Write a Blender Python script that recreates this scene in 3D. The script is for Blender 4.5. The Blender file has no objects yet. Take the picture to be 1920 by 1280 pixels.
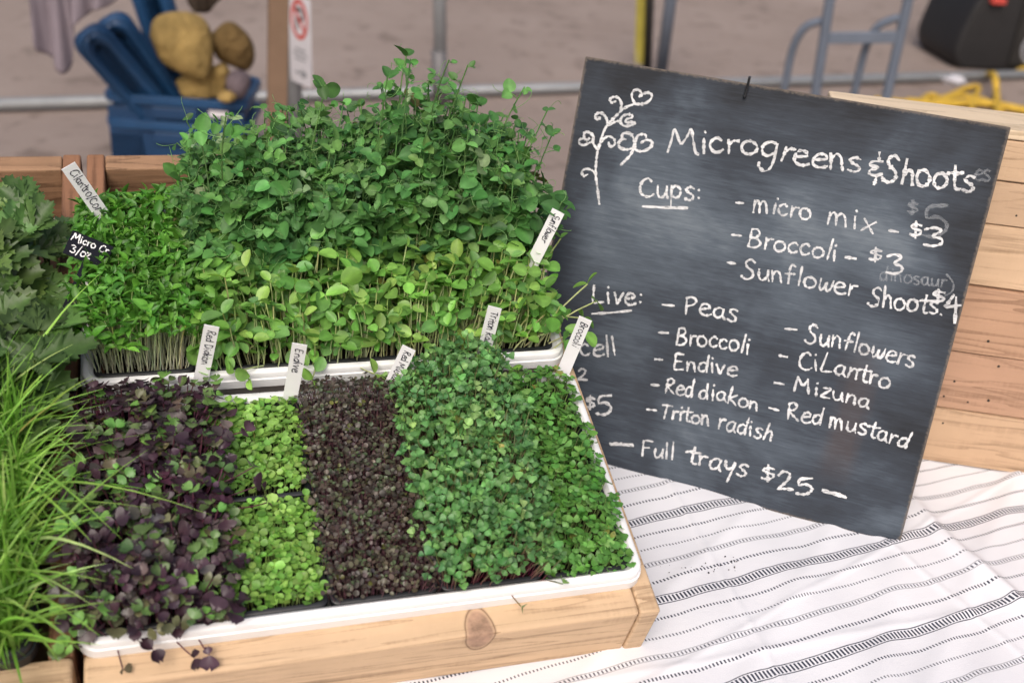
import bpy, math, random
import numpy as np
from mathutils import Matrix, Vector

# ------------------------------------------------------------------ camera, light, exposure
SC = bpy.context.scene
COL = SC.collection
F, PITCH, ROLL, H = 2099.8, 0.4890, 0.0892, 0.8387          # focal length in px of a 1920 px wide frame
FWD = np.array([0, math.cos(PITCH), -math.sin(PITCH)])
_r = np.array([1., 0, 0]); _u = np.cross(_r, FWD)
RT = math.cos(ROLL) * _r + math.sin(ROLL) * _u
UP = -math.sin(ROLL) * _r + math.cos(ROLL) * _u
EYE = np.array([0, 0, H])
cam_d = bpy.data.cameras.new('camera'); cam = bpy.data.objects.new('camera', cam_d); COL.objects.link(cam)
cam.matrix_world = Matrix([[RT[i], UP[i], -FWD[i], EYE[i]] for i in range(3)] + [[0, 0, 0, 1]])
cam_d.sensor_width = 36; cam_d.lens = F / 1920 * 36
cam_d.clip_start = .02; cam_d.clip_end = 500
cam_d.dof.use_dof = True; cam_d.dof.focus_distance = 1.27; cam_d.dof.aperture_fstop = 4.0
SC.camera = cam

SUN_EL, SUN_AZ = math.radians(46), math.radians(188)      # azimuth clockwise from +y
w = bpy.data.worlds.new('World'); SC.world = w; w.use_nodes = True
nt = w.node_tree; bg = nt.nodes['Background']
sky = nt.nodes.new('ShaderNodeTexSky'); sky.sky_type = 'NISHITA'; sky.sun_disc = False
sky.sun_elevation = SUN_EL; sky.sun_rotation = SUN_AZ; sky.dust_density = 6; sky.air_density = 1.0; sky.ozone_density = .6
nt.links.new(sky.outputs[0], bg.inputs[0]); bg.inputs[1].default_value = .15
sun_d = bpy.data.lights.new('sun', 'SUN'); sun_d.energy = 1.8; sun_d.angle = math.radians(35); sun_d.color = (1, .975, .955)
sun = bpy.data.objects.new('sun', sun_d); COL.objects.link(sun)
sd = Vector((math.sin(SUN_AZ) * math.cos(SUN_EL), math.cos(SUN_AZ) * math.cos(SUN_EL), math.sin(SUN_EL)))
sun.rotation_euler = sd.to_track_quat('Z', 'Y').to_euler()
vs = SC.view_settings; vs.view_transform = 'Standard'; vs.look = 'None'; vs.gamma = 1; vs.use_curve_mapping = False
vs.exposure = -0.03

R = np.random.default_rng(7)
random.seed(7)

# ------------------------------------------------------------------ measuring
def nrm(v): v = np.asarray(v, float); return v / np.linalg.norm(v)
def ray(px):
    return nrm(FWD * F + (px[0] - 960) * RT - (px[1] - 640) * UP)
def onplane(px, o, n):
    d = ray(px); o = np.asarray(o, float); n = np.asarray(n, float)
    return EYE + d * (((o - EYE) @ n) / (d @ n))
def on_y(px, y): return onplane(px, (0, y, 0), (0, 1, 0))
def on_z(px, z): return onplane(px, (0, 0, z), (0, 0, 1))
def rx(a): c, s = math.cos(a), math.sin(a); return np.array([[1, 0, 0], [0, c, -s], [0, s, c]])
def ry(a): c, s = math.cos(a), math.sin(a); return np.array([[c, 0, s], [0, 1, 0], [-s, 0, c]])
def rz(a): c, s = math.cos(a), math.sin(a); return np.array([[c, -s, 0], [s, c, 0], [0, 0, 1]])
# the tilted crate's own frame: u along its front edge, v up the slope, w out of it
CR = rz(.3237) @ rx(.3364) @ ry(.0095)
CO = np.array([-.3572, .7261, .109])
def frame(Rm, o): return Matrix([[*map(float, Rm[i]), float(o[i])] for i in range(3)] + [[0, 0, 0, 1]])
CM = frame(CR, CO)
def cw(px, wv=0.):
    q = CR.T @ (onplane(px, CO + CR[:, 2] * wv, CR[:, 2]) - CO); return q
def cv(px, v):
    q = CR.T @ (onplane(px, CO + CR[:, 1] * v, CR[:, 1]) - CO); return q
CUP = CR.T @ np.array([0, 0, 1.])                 # world up seen in the crate frame
TW, TD, GAP = .545, .28, .0231
# chalkboard frame
BR = rz(-.3089) @ rx(-.2777); BO = np.array([.0171, 1.2845, .0]); BW, BH = .5088, .5181
BM = frame(BR, BO)
def bpx(px):
    q = BR.T @ (onplane(px, BO, BR[:, 1]) - BO); return q[0], q[2]
GZ = -.75

# ------------------------------------------------------------------ materials
def mat(name, rough=.6, spec=.4):
    m = bpy.data.materials.new(name); m.use_nodes = True
    b = m.node_tree.nodes['Principled BSDF']
    b.inputs['Roughness'].default_value = rough
    b.inputs['Specular IOR Level'].default_value = spec
    return m, m.node_tree, b
def nd(t, kind, **kw):
    n = t.nodes.new(kind)
    for k, v in kw.items(): setattr(n, k, v)
    return n
def setv(n, **kw):
    for k, v in kw.items(): n.inputs[k].default_value = v
    return n
def ramp(t, src, stops):
    r = nd(t, 'ShaderNodeValToRGB'); e = r.color_ramp.elements
    while len(e) < len(stops): e.new(.5)
    for k, (p, c) in enumerate(stops):
        e[k].position = p; e[k].color = (*c, 1) if len(c) == 3 else c
    t.links.new(src, r.inputs[0]); return r.outputs[0]
def coords(t, scale=(1, 1, 1), rot=(0, 0, 0), loc=(0, 0, 0), kind='Object'):
    tc = nd(t, 'ShaderNodeTexCoord'); mp = nd(t, 'ShaderNodeMapping')
    mp.inputs['Scale'].default_value = scale; mp.inputs['Rotation'].default_value = rot; mp.inputs['Location'].default_value = loc
    t.links.new(tc.outputs[kind], mp.inputs[0]); return mp.outputs[0]
def noise(t, vec, scale, detail=4, rough=.5, dist=0):
    n = setv(nd(t, 'ShaderNodeTexNoise'), Scale=scale, Detail=detail, Roughness=rough, Distortion=dist)
    t.links.new(vec, n.inputs['Vector']); return n.outputs[0]
def mixc(t, fac, a, b, mode='MIX'):
    m = nd(t, 'ShaderNodeMix', data_type='RGBA', blend_type=mode)
    for k, s in ((0, fac), (6, a), (7, b)):
        if hasattr(s, 'is_linked') or hasattr(s, 'links'): t.links.new(s, m.inputs[k])
        elif k == 0: m.inputs[0].default_value = s
        else: m.inputs[k].default_value = (*s, 1)
    return m.outputs[2]
def mth(t, op, a, b=None, c=None):
    m = nd(t, 'ShaderNodeMath', operation=op)
    for k, s in enumerate((a, b, c)):
        if s is None: continue
        if hasattr(s, 'links'): t.links.new(s, m.inputs[k])
        else: m.inputs[k].default_value = s
    return m.outputs[0]
def bump(t, b, h, strength=.3, dist=.002):
    n = setv(nd(t, 'ShaderNodeBump'), Strength=strength, Distance=dist)
    t.links.new(h, n.inputs['Height']); t.links.new(n.outputs[0], b.inputs['Normal'])
def plain(name, col, rough=.55, spec=.4, var=.15, vscale=14, bmp=0., bscale=200, metal=0, bdist=.001):
    m, t, b = mat(name, rough, spec); v = coords(t)
    c2 = tuple(x * (1 - var) for x in col); c1 = tuple(min(1, x * (1 + var)) for x in col)
    n = noise(t, v, vscale, 6, .6)
    t.links.new(ramp(t, n, [(.3, c2), (.7, c1)]), b.inputs['Base Color'])
    b.inputs['Metallic'].default_value = metal
    if bmp: bump(t, b, noise(t, v, bscale, 3, .5, 1.2 if bdist > .002 else 0), bmp, bdist)
    return m

def wood(name, light, dark, axis='x', seed=0., knot=None, grain=1., stain=.35):
    dark = tuple(q * .66 for q in dark); m, t, b = mat(name, .62, .3)
    st = {'x': (1.1, 16, 16), 'y': (16, 1.1, 16), 'z': (16, 16, 1.1)}[axis]
    v0 = coords(t, (1, 1, 1), loc=(seed, seed * 1.7, seed * .6))
    v = coords(t, st, loc=(seed * 3.1, seed, seed * 2))
    wv = noise(t, v, 1.3, 3, .55, .5)
    ring = mth(t, 'FRACT', mth(t, 'MULTIPLY', wv, 9 * grain))
    ring = mth(t, 'POWER', ring, 2.2)
    fine = noise(t, v, 11, 5, .75); broad = noise(t, v, .9, 4, .6)
    g = mth(t, 'ADD', mth(t, 'MULTIPLY', mth(t, 'SUBTRACT', 1., ring), .38), mth(t, 'ADD', mth(t, 'MULTIPLY', fine, .75), mth(t, 'MULTIPLY', broad, .75)))
    streak = noise(t, coords(t, tuple(q * (2.4 if q > 5 else 1.6) for q in st), loc=(seed, seed * 2, seed * 3)), 1.5, 5, .7)
    sawv = {'x': (240, 6, 6), 'y': (6, 240, 6), 'z': (6, 6, 240)}[axis]; saw = noise(t, coords(t, sawv), 1., 2, .5)
    g = mth(t, 'ADD', g, mth(t, 'MULTIPLY', mth(t, 'SUBTRACT', saw, .5), .22))
    c = ramp(t, g, [(.52, dark), (.80, tuple(.5 * a + .5 * d for a, d in zip(light, dark))), (1.08, light)])
    c = mixc(t, ramp(t, streak, [(.54, (0, 0, 0)), (.72, (.75, .75, .75))]), c, tuple(d * .75 for d in dark))
    blot = noise(t, v0, 9, 5, .6)
    c = mixc(t, ramp(t, blot, [(.42, (0, 0, 0)), (.75, (stain, stain, stain))]), c, tuple(d * .7 for d in dark))
    if knot:
        kc, kr, kcol = knot
        vk = coords(t); sub = nd(t, 'ShaderNodeVectorMath', operation='SUBTRACT'); t.links.new(vk, sub.inputs[0]); sub.inputs[1].default_value = kc
        ln = nd(t, 'ShaderNodeVectorMath', operation='LENGTH'); dv = nd(t, 'ShaderNodeVectorMath', operation='DIVIDE')
        t.links.new(sub.outputs[0], dv.inputs[0]); dv.inputs[1].default_value = kr; t.links.new(dv.outputs[0], ln.inputs[0])
        d = mth(t, 'ADD', ln.outputs['Value'], mth(t, 'MULTIPLY', mth(t, 'SUBTRACT', noise(t, vk, 60, 4), .5), .1))
        core = ramp(t, d, [(.70, (.9, .9, .9)), (.92, (0, 0, 0))]); rim = ramp(t, d, [(.82, (0, 0, 0)), (.9, (.8, .8, .8)), (.95, (.25, .25, .25)), (1.5, (0, 0, 0))])
        kcv = ramp(t, noise(t, vk, 45, 6, .7), [(.35, tuple(x * .45 for x in kcol)), (.6, kcol)])
        c = mixc(t, core, c, kcv); c = mixc(t, rim, c, (.10, .045, .02))
    t.links.new(c, b.inputs['Base Color'])
    bump(t, b, g, .6, .0015)
    return m

def leafmat(name, trans=.27, rough=.42, spec=.4, tint=(1.12, 1.2, .65), bscale=300):
    m, t, b = mat(name, rough, spec)
    a = nd(t, 'ShaderNodeAttribute', attribute_name='tone')
    v = coords(t); n = noise(t, v, 90, 3)
    c = mixc(t, 1., a.outputs['Color'], ramp(t, n, [(.3, (.8, .8, .8)), (.7, (1.15, 1.15, 1.1))]), 'MULTIPLY')
    t.links.new(c, b.inputs['Base Color'])
    bump(t, b, noise(t, v, bscale, 2), .25, .0006)
    tr = nd(t, 'ShaderNodeBsdfTranslucent'); c2 = mixc(t, 1., c, tint, 'MULTIPLY'); t.links.new(c2, tr.inputs[0])
    mx = nd(t, 'ShaderNodeMixShader'); mx.inputs[0].default_value = trans
    t.links.new(b.outputs[0], mx.inputs[1]); t.links.new(tr.outputs[0], mx.inputs[2])
    t.links.new(mx.outputs[0], t.nodes['Material Output'].inputs[0])
    return m

def chalkmat(name, opacity=1., col=(.68, .685, .70)):
    m, t, b = mat(name, .95, .05)
    b.inputs['Base Color'].default_value = (*col, 1)
    v = coords(t, (140, 1, 560), rot=(0, math.radians(-4), 0)); n = noise(t, v, 1., 3, .6)
    fine = noise(t, coords(t), 900, 2)
    s = mth(t, 'ADD', mth(t, 'MULTIPLY', n, .8), mth(t, 'MULTIPLY', fine, .35))
    al = ramp(t, s, [(.42, (.30 * opacity,) * 3), (.57, (opacity,) * 3)])
    press = noise(t, coords(t), 38, 2); al = mth(t, 'MULTIPLY', al, ramp(t, press, [(.32, (.62,) * 3), (.6, (1,) * 3)]))
    tr = nd(t, 'ShaderNodeBsdfTransparent'); mx = nd(t, 'ShaderNodeMixShader')
    t.links.new(al, mx.inputs[0]); t.links.new(tr.outputs[0], mx.inputs[1]); t.links.new(b.outputs[0], mx.inputs[2])
    t.links.new(mx.outputs[0], t.nodes['Material Output'].inputs[0])
    return m

M = {}
M['white'] = plain('white_plastic', (.78, .78, .79), .35, .5, .04)
M['black'] = plain('black_plastic', (.012, .013, .016), .4, .5, .2)
M['soil'] = plain('soil', (.018, .013, .010), .95, .1, .5, 300, 1., 500)
M['tag'] = plain('label_plastic', (.88, .88, .91), .45, .4, .02)
M['ink'] = plain('pen_ink', (.03, .03, .05), .6, .2, .1)
M['chalk'] = chalkmat('chalk'); M['ghost'] = chalkmat('rubbed_chalk', .3, (.5, .53, .57))
M['chalkpen'] = plain('chalk_pen', (.75, .75, .75), .8, .1, .05)
M['tagblack'] = plain('black_card', (.010, .011, .017), .8, .1, .2)
M['blue'] = plain('blue_plastic', (.012, .045, .115), .45, .4, .15, 8)
M['bluelight'] = plain('blue_lid_plastic', (.014, .06, .15), .4, .45, .15, 8)
M['sack'] = plain('yellow_canvas', (.30, .205, .075), .9, .1, .35, 9, 1., 13, bdist=.035)
M['sackdark'] = plain('ochre_canvas', (.17, .11, .045), .9, .1, .3, 9, 1., 13, bdist=.035)
M['stone'] = plain('mauve_fabric', (.14, .11, .12), .9, .1, .2, 12)
M['lavender'] = plain('lavender_cloth', (.20, .17, .195), .95, .1, .12, 6)
M['darkcloth'] = plain('dark_brown_cloth', (.05, .037, .028), .95, .1, .3, 8)
M['cardboard'] = plain('cardboard', (.19, .125, .085), .9, .1, .15, 6)
M['steel'] = plain('galvanised_steel', (.26, .27, .28), .45, .5, .12, 10, metal=.35)
M['steeldark'] = plain('dull_steel', (.15, .145, .15), .55, .4, .2, 12, metal=.2)
M['truck'] = plain('blue_grey_paint', (.13, .155, .2), .4, .5, .1, 9, metal=.2)
M['rubber'] = plain('rubber', (.02, .018, .017), .8, .3, .2)
M['speaker'] = plain('speaker_plastic', (.012, .011, .012), .6, .4, .2)
M['red'] = plain('red_paint', (.5, .06, .045), .5, .4, .1)
M['signwhite'] = plain('sign_white', (.62, .6, .63), .4, .5, .03)
M['signgrey'] = plain('sign_grey', (.25, .25, .27), .5, .4, .1)
M['yellow'] = plain('yellow_webbing', (.50, .32, .04), .7, .3, .15, 10)
M['yellowpaint'] = plain('yellow_paint', (.33, .28, .05), .5, .4, .15, 10)
M['paper'] = plain('white_paper', (.46, .45, .48), .8, .2, .05)
M['leaf'] = leafmat('leaf'); M['leafpurple'] = leafmat('purple_leaf', .12, .38, .4, (1.3, .8, .9))
M['leafpea'] = leafmat('pea_leaf', .22, .5, .3); M['grass'] = leafmat('grass_blade', .38, .45, .3)
M['stem'] = leafmat('stem', .3, .5, .3, (1.1, 1.1, .8))
M['wood_back'] = wood('weathered_wood', (.34, .20, .115), (.16, .085, .045), 'x', 1.3)
M['wood_side'] = wood('reddish_wood', (.27, .135, .075), (.13, .06, .03), 'y', 2.7)
M['wood_front'] = wood('pale_pine', (.60, .42, .265), (.37, .225, .12), 'x', 4.1,
                       knot=((.366, -.029, -.0205), (.0165, .034, .032), (.44, .27, .185)), stain=.25)
M['wood_frontleft'] = wood('pale_pine_plain', (.58, .41, .26), (.40, .25, .14), 'x', 8.1)
for k, (a, b_) in enumerate([((.55, .385, .25), (.42, .27, .155)), ((.53, .37, .245), (.41, .265, .155)), ((.60, .42, .275), (.47, .305, .18)),
                            ((.48, .295, .19), (.34, .19, .115)), ((.46, .28, .185), (.31, .175, .105)), ((.54, .365, .235), (.43, .275, .165))]):
    M['plank%d' % k] = wood('plank_pine', a, b_, 'x', 11 + 2.3 * k, stain=.22)
M['plank_top'] = wood('plank_edge_pine', (.68, .54, .38), (.6, .45, .29), 'x', 30, stain=.1)

def board_material():
    m, t, b = mat('slate_paint', .68, .25)
    v = coords(t, (9, 1, 130), rot=(0, math.radians(-5), 0)); s1 = noise(t, v, 1.3, 6, .65, .3)
    v2 = coords(t, (40, 1, 420), rot=(0, math.radians(-5), 0)); s2 = noise(t, v2, 1.2, 4, .7)
    cloud = noise(t, coords(t, (3.6, 1, 4.6), loc=(.3, 0, .2)), 1.5, 4, .55, .4)
    mix = mth(t, 'ADD', mth(t, 'MULTIPLY', s1, .26), mth(t, 'MULTIPLY', s2, .24))
    mix = mth(t, 'ADD', mix, mth(t, 'MULTIPLY', cloud, .88))
    # worn borders: rubbed chalk stays away from the panel's rim
    sx = nd(t, 'ShaderNodeSeparateXYZ'); t.links.new(coords(t), sx.inputs[0])
    ex = mth(t, 'MINIMUM', sx.outputs[0], mth(t, 'SUBTRACT', BW, sx.outputs[0]))
    ez = mth(t, 'MINIMUM', sx.outputs[2], mth(t, 'SUBTRACT', BH, sx.outputs[2]))
    e0 = e = mth(t, 'MINIMUM', ex, ez)
    e = mth(t, 'ADD', e, mth(t, 'MULTIPLY', mth(t, 'SUBTRACT', cloud, .5), .07))
    er = ramp(t, e, [(.0, (.0,) * 3), (.085, (1.,) * 3)])
    mix = mth(t, 'ADD', mix, mth(t, 'MULTIPLY', mth(t, 'SUBTRACT', er, 1.), .22))
    c = ramp(t, mix, [(.40, (.016, .018, .023)), (.60, (.036, .045, .060)), (.76, (.074, .093, .118)), (1.0, (.18, .21, .24))])
    # rusty brown stain down the right side
    stv = noise(t, coords(t, (26, 1, 5)), 1., 4, .6)
    sxc = mth(t, 'ABSOLUTE', mth(t, 'SUBTRACT', sx.outputs[0], .415)); col_ = ramp(t, mth(t, 'ADD', sxc, mth(t, 'MULTIPLY', mth(t, 'SUBTRACT', stv, .5), .05)), [(.008, (1,) * 3), (.03, (0,) * 3)])
    low = ramp(t, sx.outputs[2], [(.05, (0,) * 3), (.10, (.34,) * 3), (.2, (.26,) * 3), (.25, (0,) * 3)])
    c = mixc(t, mth(t, 'MULTIPLY', col_, low), c, (.085, .055, .045))
    wear = mth(t, 'ADD', e0, mth(t, 'MULTIPLY', mth(t, 'SUBTRACT', noise(t, coords(t), 160, 5, .8), .5), .012))
    c = mixc(t, ramp(t, wear, [(.0, (.8,) * 3), (.0016, (0,) * 3)]), c, (.16, .13, .105))
    t.links.new(c, b.inputs['Base Color'])
    bump(t, b, s2, .12, .0006)
    return m
M['board'] = board_material()
M['boardedge'] = plain('worn_board_edge', (.10, .085, .07), .8, .2, .5, 60)

def cloth_material():
    m, t, b = mat('striped_cotton', .9, .12)
    tc = nd(t, 'ShaderNodeTexCoord'); mp = nd(t, 'ShaderNodeMapping'); mp.inputs['Rotation'].default_value = (0, 0, math.radians(-26.3))
    t.links.new(tc.outputs['UV'], mp.inputs[0])
    sx = nd(t, 'ShaderNodeSeparateXYZ'); t.links.new(mp.outputs[0], sx.inputs[0])
    wob = noise(t, tc.outputs['UV'], 11, 2)
    s, tt = sx.outputs[0], mth(t, 'ADD', sx.outputs[1], mth(t, 'MULTIPLY', mth(t, 'SUBTRACT', wob, .5), .012))
    P = .1365
    ph = mth(t, 'FRACT', mth(t, 'DIVIDE', mth(t, 'SUBTRACT', tt, .7968 - 7 * P), P))      # 0..1 over one repeat
    total = None
    def add(x):
        nonlocal total
        total = x if total is None else mth(t, 'MAXIMUM', total, x)
    def dist(c):        # distance in metres to the line at phase c
        d = mth(t, 'ABSOLUTE', mth(t, 'SUBTRACT', ph, c))
        d = mth(t, 'MINIMUM', d, mth(t, 'SUBTRACT', 1., d)); return mth(t, 'MULTIPLY', d, P)
    def below(x, e): return mth(t, 'LESS_THAN', x, e)
    def bars(per, duty, off=0.):
        return below(mth(t, 'FRACT', mth(t, 'DIVIDE', mth(t, 'ADD', s, 10 + off), per)), duty)
    irr = mth(t, 'ADD', .80, mth(t, 'MULTIPLY', noise(t, tc.outputs['UV'], 120, 2), .5))
    # broad ladder
    d = dist(0.); add(mth(t, 'MULTIPLY', below(mth(t, 'ABSOLUTE', mth(t, 'SUBTRACT', d, .0062)), .0007), .85))
    add(mth(t, 'MULTIPLY', mth(t, 'MULTIPLY', below(d, .0045), bars(.0050, .52)), 1.))
    # thin ladder
    d = dist(.44); add(mth(t, 'MULTIPLY', below(mth(t, 'ABSOLUTE', mth(t, 'SUBTRACT', d, .0033)), .0005), .5))
    add(mth(t, 'MULTIPLY', mth(t, 'MULTIPLY', below(d, .0023), bars(.0048, .42)), .8))
    # dotted rows
    for c, hgt, per, duty, k in ((.23, .0022, .0047, .45, .9), (.63, .0017, .0043, .40, .8), (.81, .0019, .0043, .45, .9)):
        add(mth(t, 'MULTIPLY', mth(t, 'MULTIPLY', below(dist(c), hgt), bars(per, duty, .0013)), k))
    f = mth(t, 'MINIMUM', mth(t, 'MULTIPLY', total, irr), 1.)
    weave = noise(t, tc.outputs['UV'], 700, 2)
    base = ramp(t, noise(t, tc.outputs['UV'], 6, 4), [(.3, (.69, .69, .73)), (.7, (.75, .75, .785))])
    c = mixc(t, f, base, (.05, .055, .08)); t.links.new(c, b.inputs['Base Color'])
    bump(t, b, mth(t, 'ADD', weave, mth(t, 'MULTIPLY', noise(t, tc.outputs['UV'], 40, 3), 1.5)), .25, .001)
    return m
M['cloth'] = cloth_material()

def ground_material():
    m, t, b = mat('worn_pavement', .9, .15); v = coords(t)
    big = noise(t, v, 1.1, 5, .6); sm = noise(t, v, 55, 4, .7); mid = noise(t, v, 7, 5, .6, .4)
    c = ramp(t, big, [(.3, (.235, .185, .160)), (.7, (.295, .238, .210))])
    c = mixc(t, ramp(t, mid, [(.32, (.75,) * 3), (.45, (0,) * 3)]), c, (.15, .115, .098))
    c = mixc(t, ramp(t, sm, [(.55, (0,) * 3), (.75, (.4,) * 3)]), c, (.30, .25, .225))
    t.links.new(c, b.inputs['Base Color']); bump(t, b, sm, .5, .006)
    return m
M['ground'] = ground_material()

# ------------------------------------------------------------------ mesh building
class MB:
    def __init__(s): s.v = []; s.f = []; s.n = 0; s.mi = []
    def add(s, V, Fc, mi=0):
        V = np.asarray(V, float); s.v.append(V); s.f += [tuple(i + s.n for i in f) for f in Fc]; s.mi += [mi] * len(Fc); s.n += len(V)
    def box(s, x0, x1, y0, y1, z0, z1, mi=0, bev=0.):
        if not bev:
            V = [(x, y, z) for x in (x0, x1) for y in (y0, y1) for z in (z0, z1)]
            s.add(V, [(0, 1, 3, 2), (4, 6, 7, 5), (0, 4, 5, 1), (2, 3, 7, 6), (0, 2, 6, 4), (1, 5, 7, 3)], mi); return
        import bmesh
        bm = bmesh.new(); bmesh.ops.create_cube(bm, size=1)
        for vv in bm.verts: vv.co = Vector(((x0 + x1) / 2 + vv.co.x * (x1 - x0), (y0 + y1) / 2 + vv.co.y * (y1 - y0), (z0 + z1) / 2 + vv.co.z * (z1 - z0)))
        bmesh.ops.bevel(bm, geom=bm.edges[:], offset=bev, segments=2, affect='EDGES', profile=.6)
        bm.verts.index_update()
        s.add([vv.co[:] for vv in bm.verts], [[q.index for q in fc.verts] for fc in bm.faces], mi); bm.free()
    def tube(s, P, r, n=10, mi=0, caps=True):
        P = np.asarray(P, float); K = len(P); rr = np.full(K, r) if np.isscalar(r) else np.asarray(r)
        T = np.gradient(P, axis=0); T /= np.linalg.norm(T, axis=1)[:, None] + 1e-12
        a = np.array([0, 0, 1.]) if abs(T[0][2]) < .9 else np.array([1., 0, 0]); V = []
        x = nrm(np.cross(T[0], a))
        for k in range(K):
            x = nrm(x - T[k] * (x @ T[k])); y = np.cross(T[k], x)
            V += [P[k] + rr[k] * (math.cos(q) * x + math.sin(q) * y) for q in np.arange(n) * 2 * math.pi / n]
        Fc = [(k * n + i, k * n + (i + 1) % n, (k + 1) * n + (i + 1) % n, (k + 1) * n + i) for k in range(K - 1) for i in range(n)]
        if caps: Fc += [tuple(range(n))[::-1], tuple((K - 1) * n + i for i in range(n))]
        s.add(V, Fc, mi)
    def loops(s, L, mi=0, cap0=False, cap1=False, closed=True):
        n = len(L[0]); V = [p for l in L for p in l]
        Fc = [(k * n + i, k * n + (i + 1) % n, (k + 1) * n + (i + 1) % n, (k + 1) * n + i) for k in range(len(L) - 1) for i in range(n if closed else n - 1)]
        if cap0: Fc.append(tuple(range(n))[::-1])
        if cap1: Fc.append(tuple((len(L) - 1) * n + i for i in range(n)))
        s.add(V, Fc, mi)
    def disc(s, c, ax, r, h, n=14, mi=0):
        ax = nrm(ax); s.tube([np.asarray(c) - ax * h / 2, np.asarray(c) + ax * h / 2], r, n, mi)
    def build(s, name, mats, parent=None, smooth=False, xform=None, tone=None):
        V = np.concatenate(s.v) if s.v else np.zeros((0, 3))
        me = bpy.data.meshes.new(name); me.from_pydata(V.tolist(), [], s.f)
        mats = mats if isinstance(mats, (list, tuple)) else [mats]
        for m_ in mats: me.materials.append(m_)
        if len(mats) > 1: me.polygons.foreach_set('material_index', s.mi)
        if smooth: me.polygons.foreach_set('use_smooth', [True] * len(me.polygons))
        me.update()
        o = bpy.data.objects.new(name, me); COL.objects.link(o)
        if xform is not None: o.matrix_world = xform
        if parent is not None: o.parent = parent
        return o
def bevel(o, wd=.002, seg=2):
    b = o.modifiers.new('bevel', 'BEVEL'); b.width = wd; b.segments = seg; b.limit_method = 'ANGLE'; return o
def tag(o, label, cat, group=None, kind=None):
    if label: o['label'] = label
    if cat: o['category'] = cat
    if group: o['group'] = group
    if kind: o['kind'] = kind
    return o
def thing(name, mw, label, cat, group=None):
    o = bpy.data.objects.new(name, None); COL.objects.link(o); o.empty_display_size = .05
    o.matrix_world = mw if isinstance(mw, Matrix) else Matrix.Translation(Vector(mw))
    return tag(o, label, cat, group)
def rrect(x0, x1, y0, y1, r, z, seg=5):
    out = []
    for cx, cy, a0 in ((x1 - r, y1 - r, 0), (x0 + r, y1 - r, 90), (x0 + r, y0 + r, 180), (x1 - r, y0 + r, 270)):
        for k in range(seg + 1):
            a = math.radians(a0 + 90 * k / seg); out.append((cx + r * math.cos(a), cy + r * math.sin(a), z))
    return out
def spline(P, k=6):
    P = np.asarray(P, float)
    if len(P) < 3: return np.array([P[0] + (P[-1] - P[0]) * q for q in np.linspace(0, 1, k + 1)])
    Q = np.vstack([2 * P[0] - P[1], P, 2 * P[-1] - P[-2]]); out = []
    for i in range(1, len(Q) - 2):
        for q in np.arange(k) / k:
            a, b, c, d = Q[i - 1:i + 3]
            out.append(.5 * (2 * b + (c - a) * q + (2 * a - 5 * b + 4 * c - d) * q * q + (3 * b - a - 3 * c + d) * q ** 3))
    out.append(P[-1]); return np.array(out)

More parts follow.
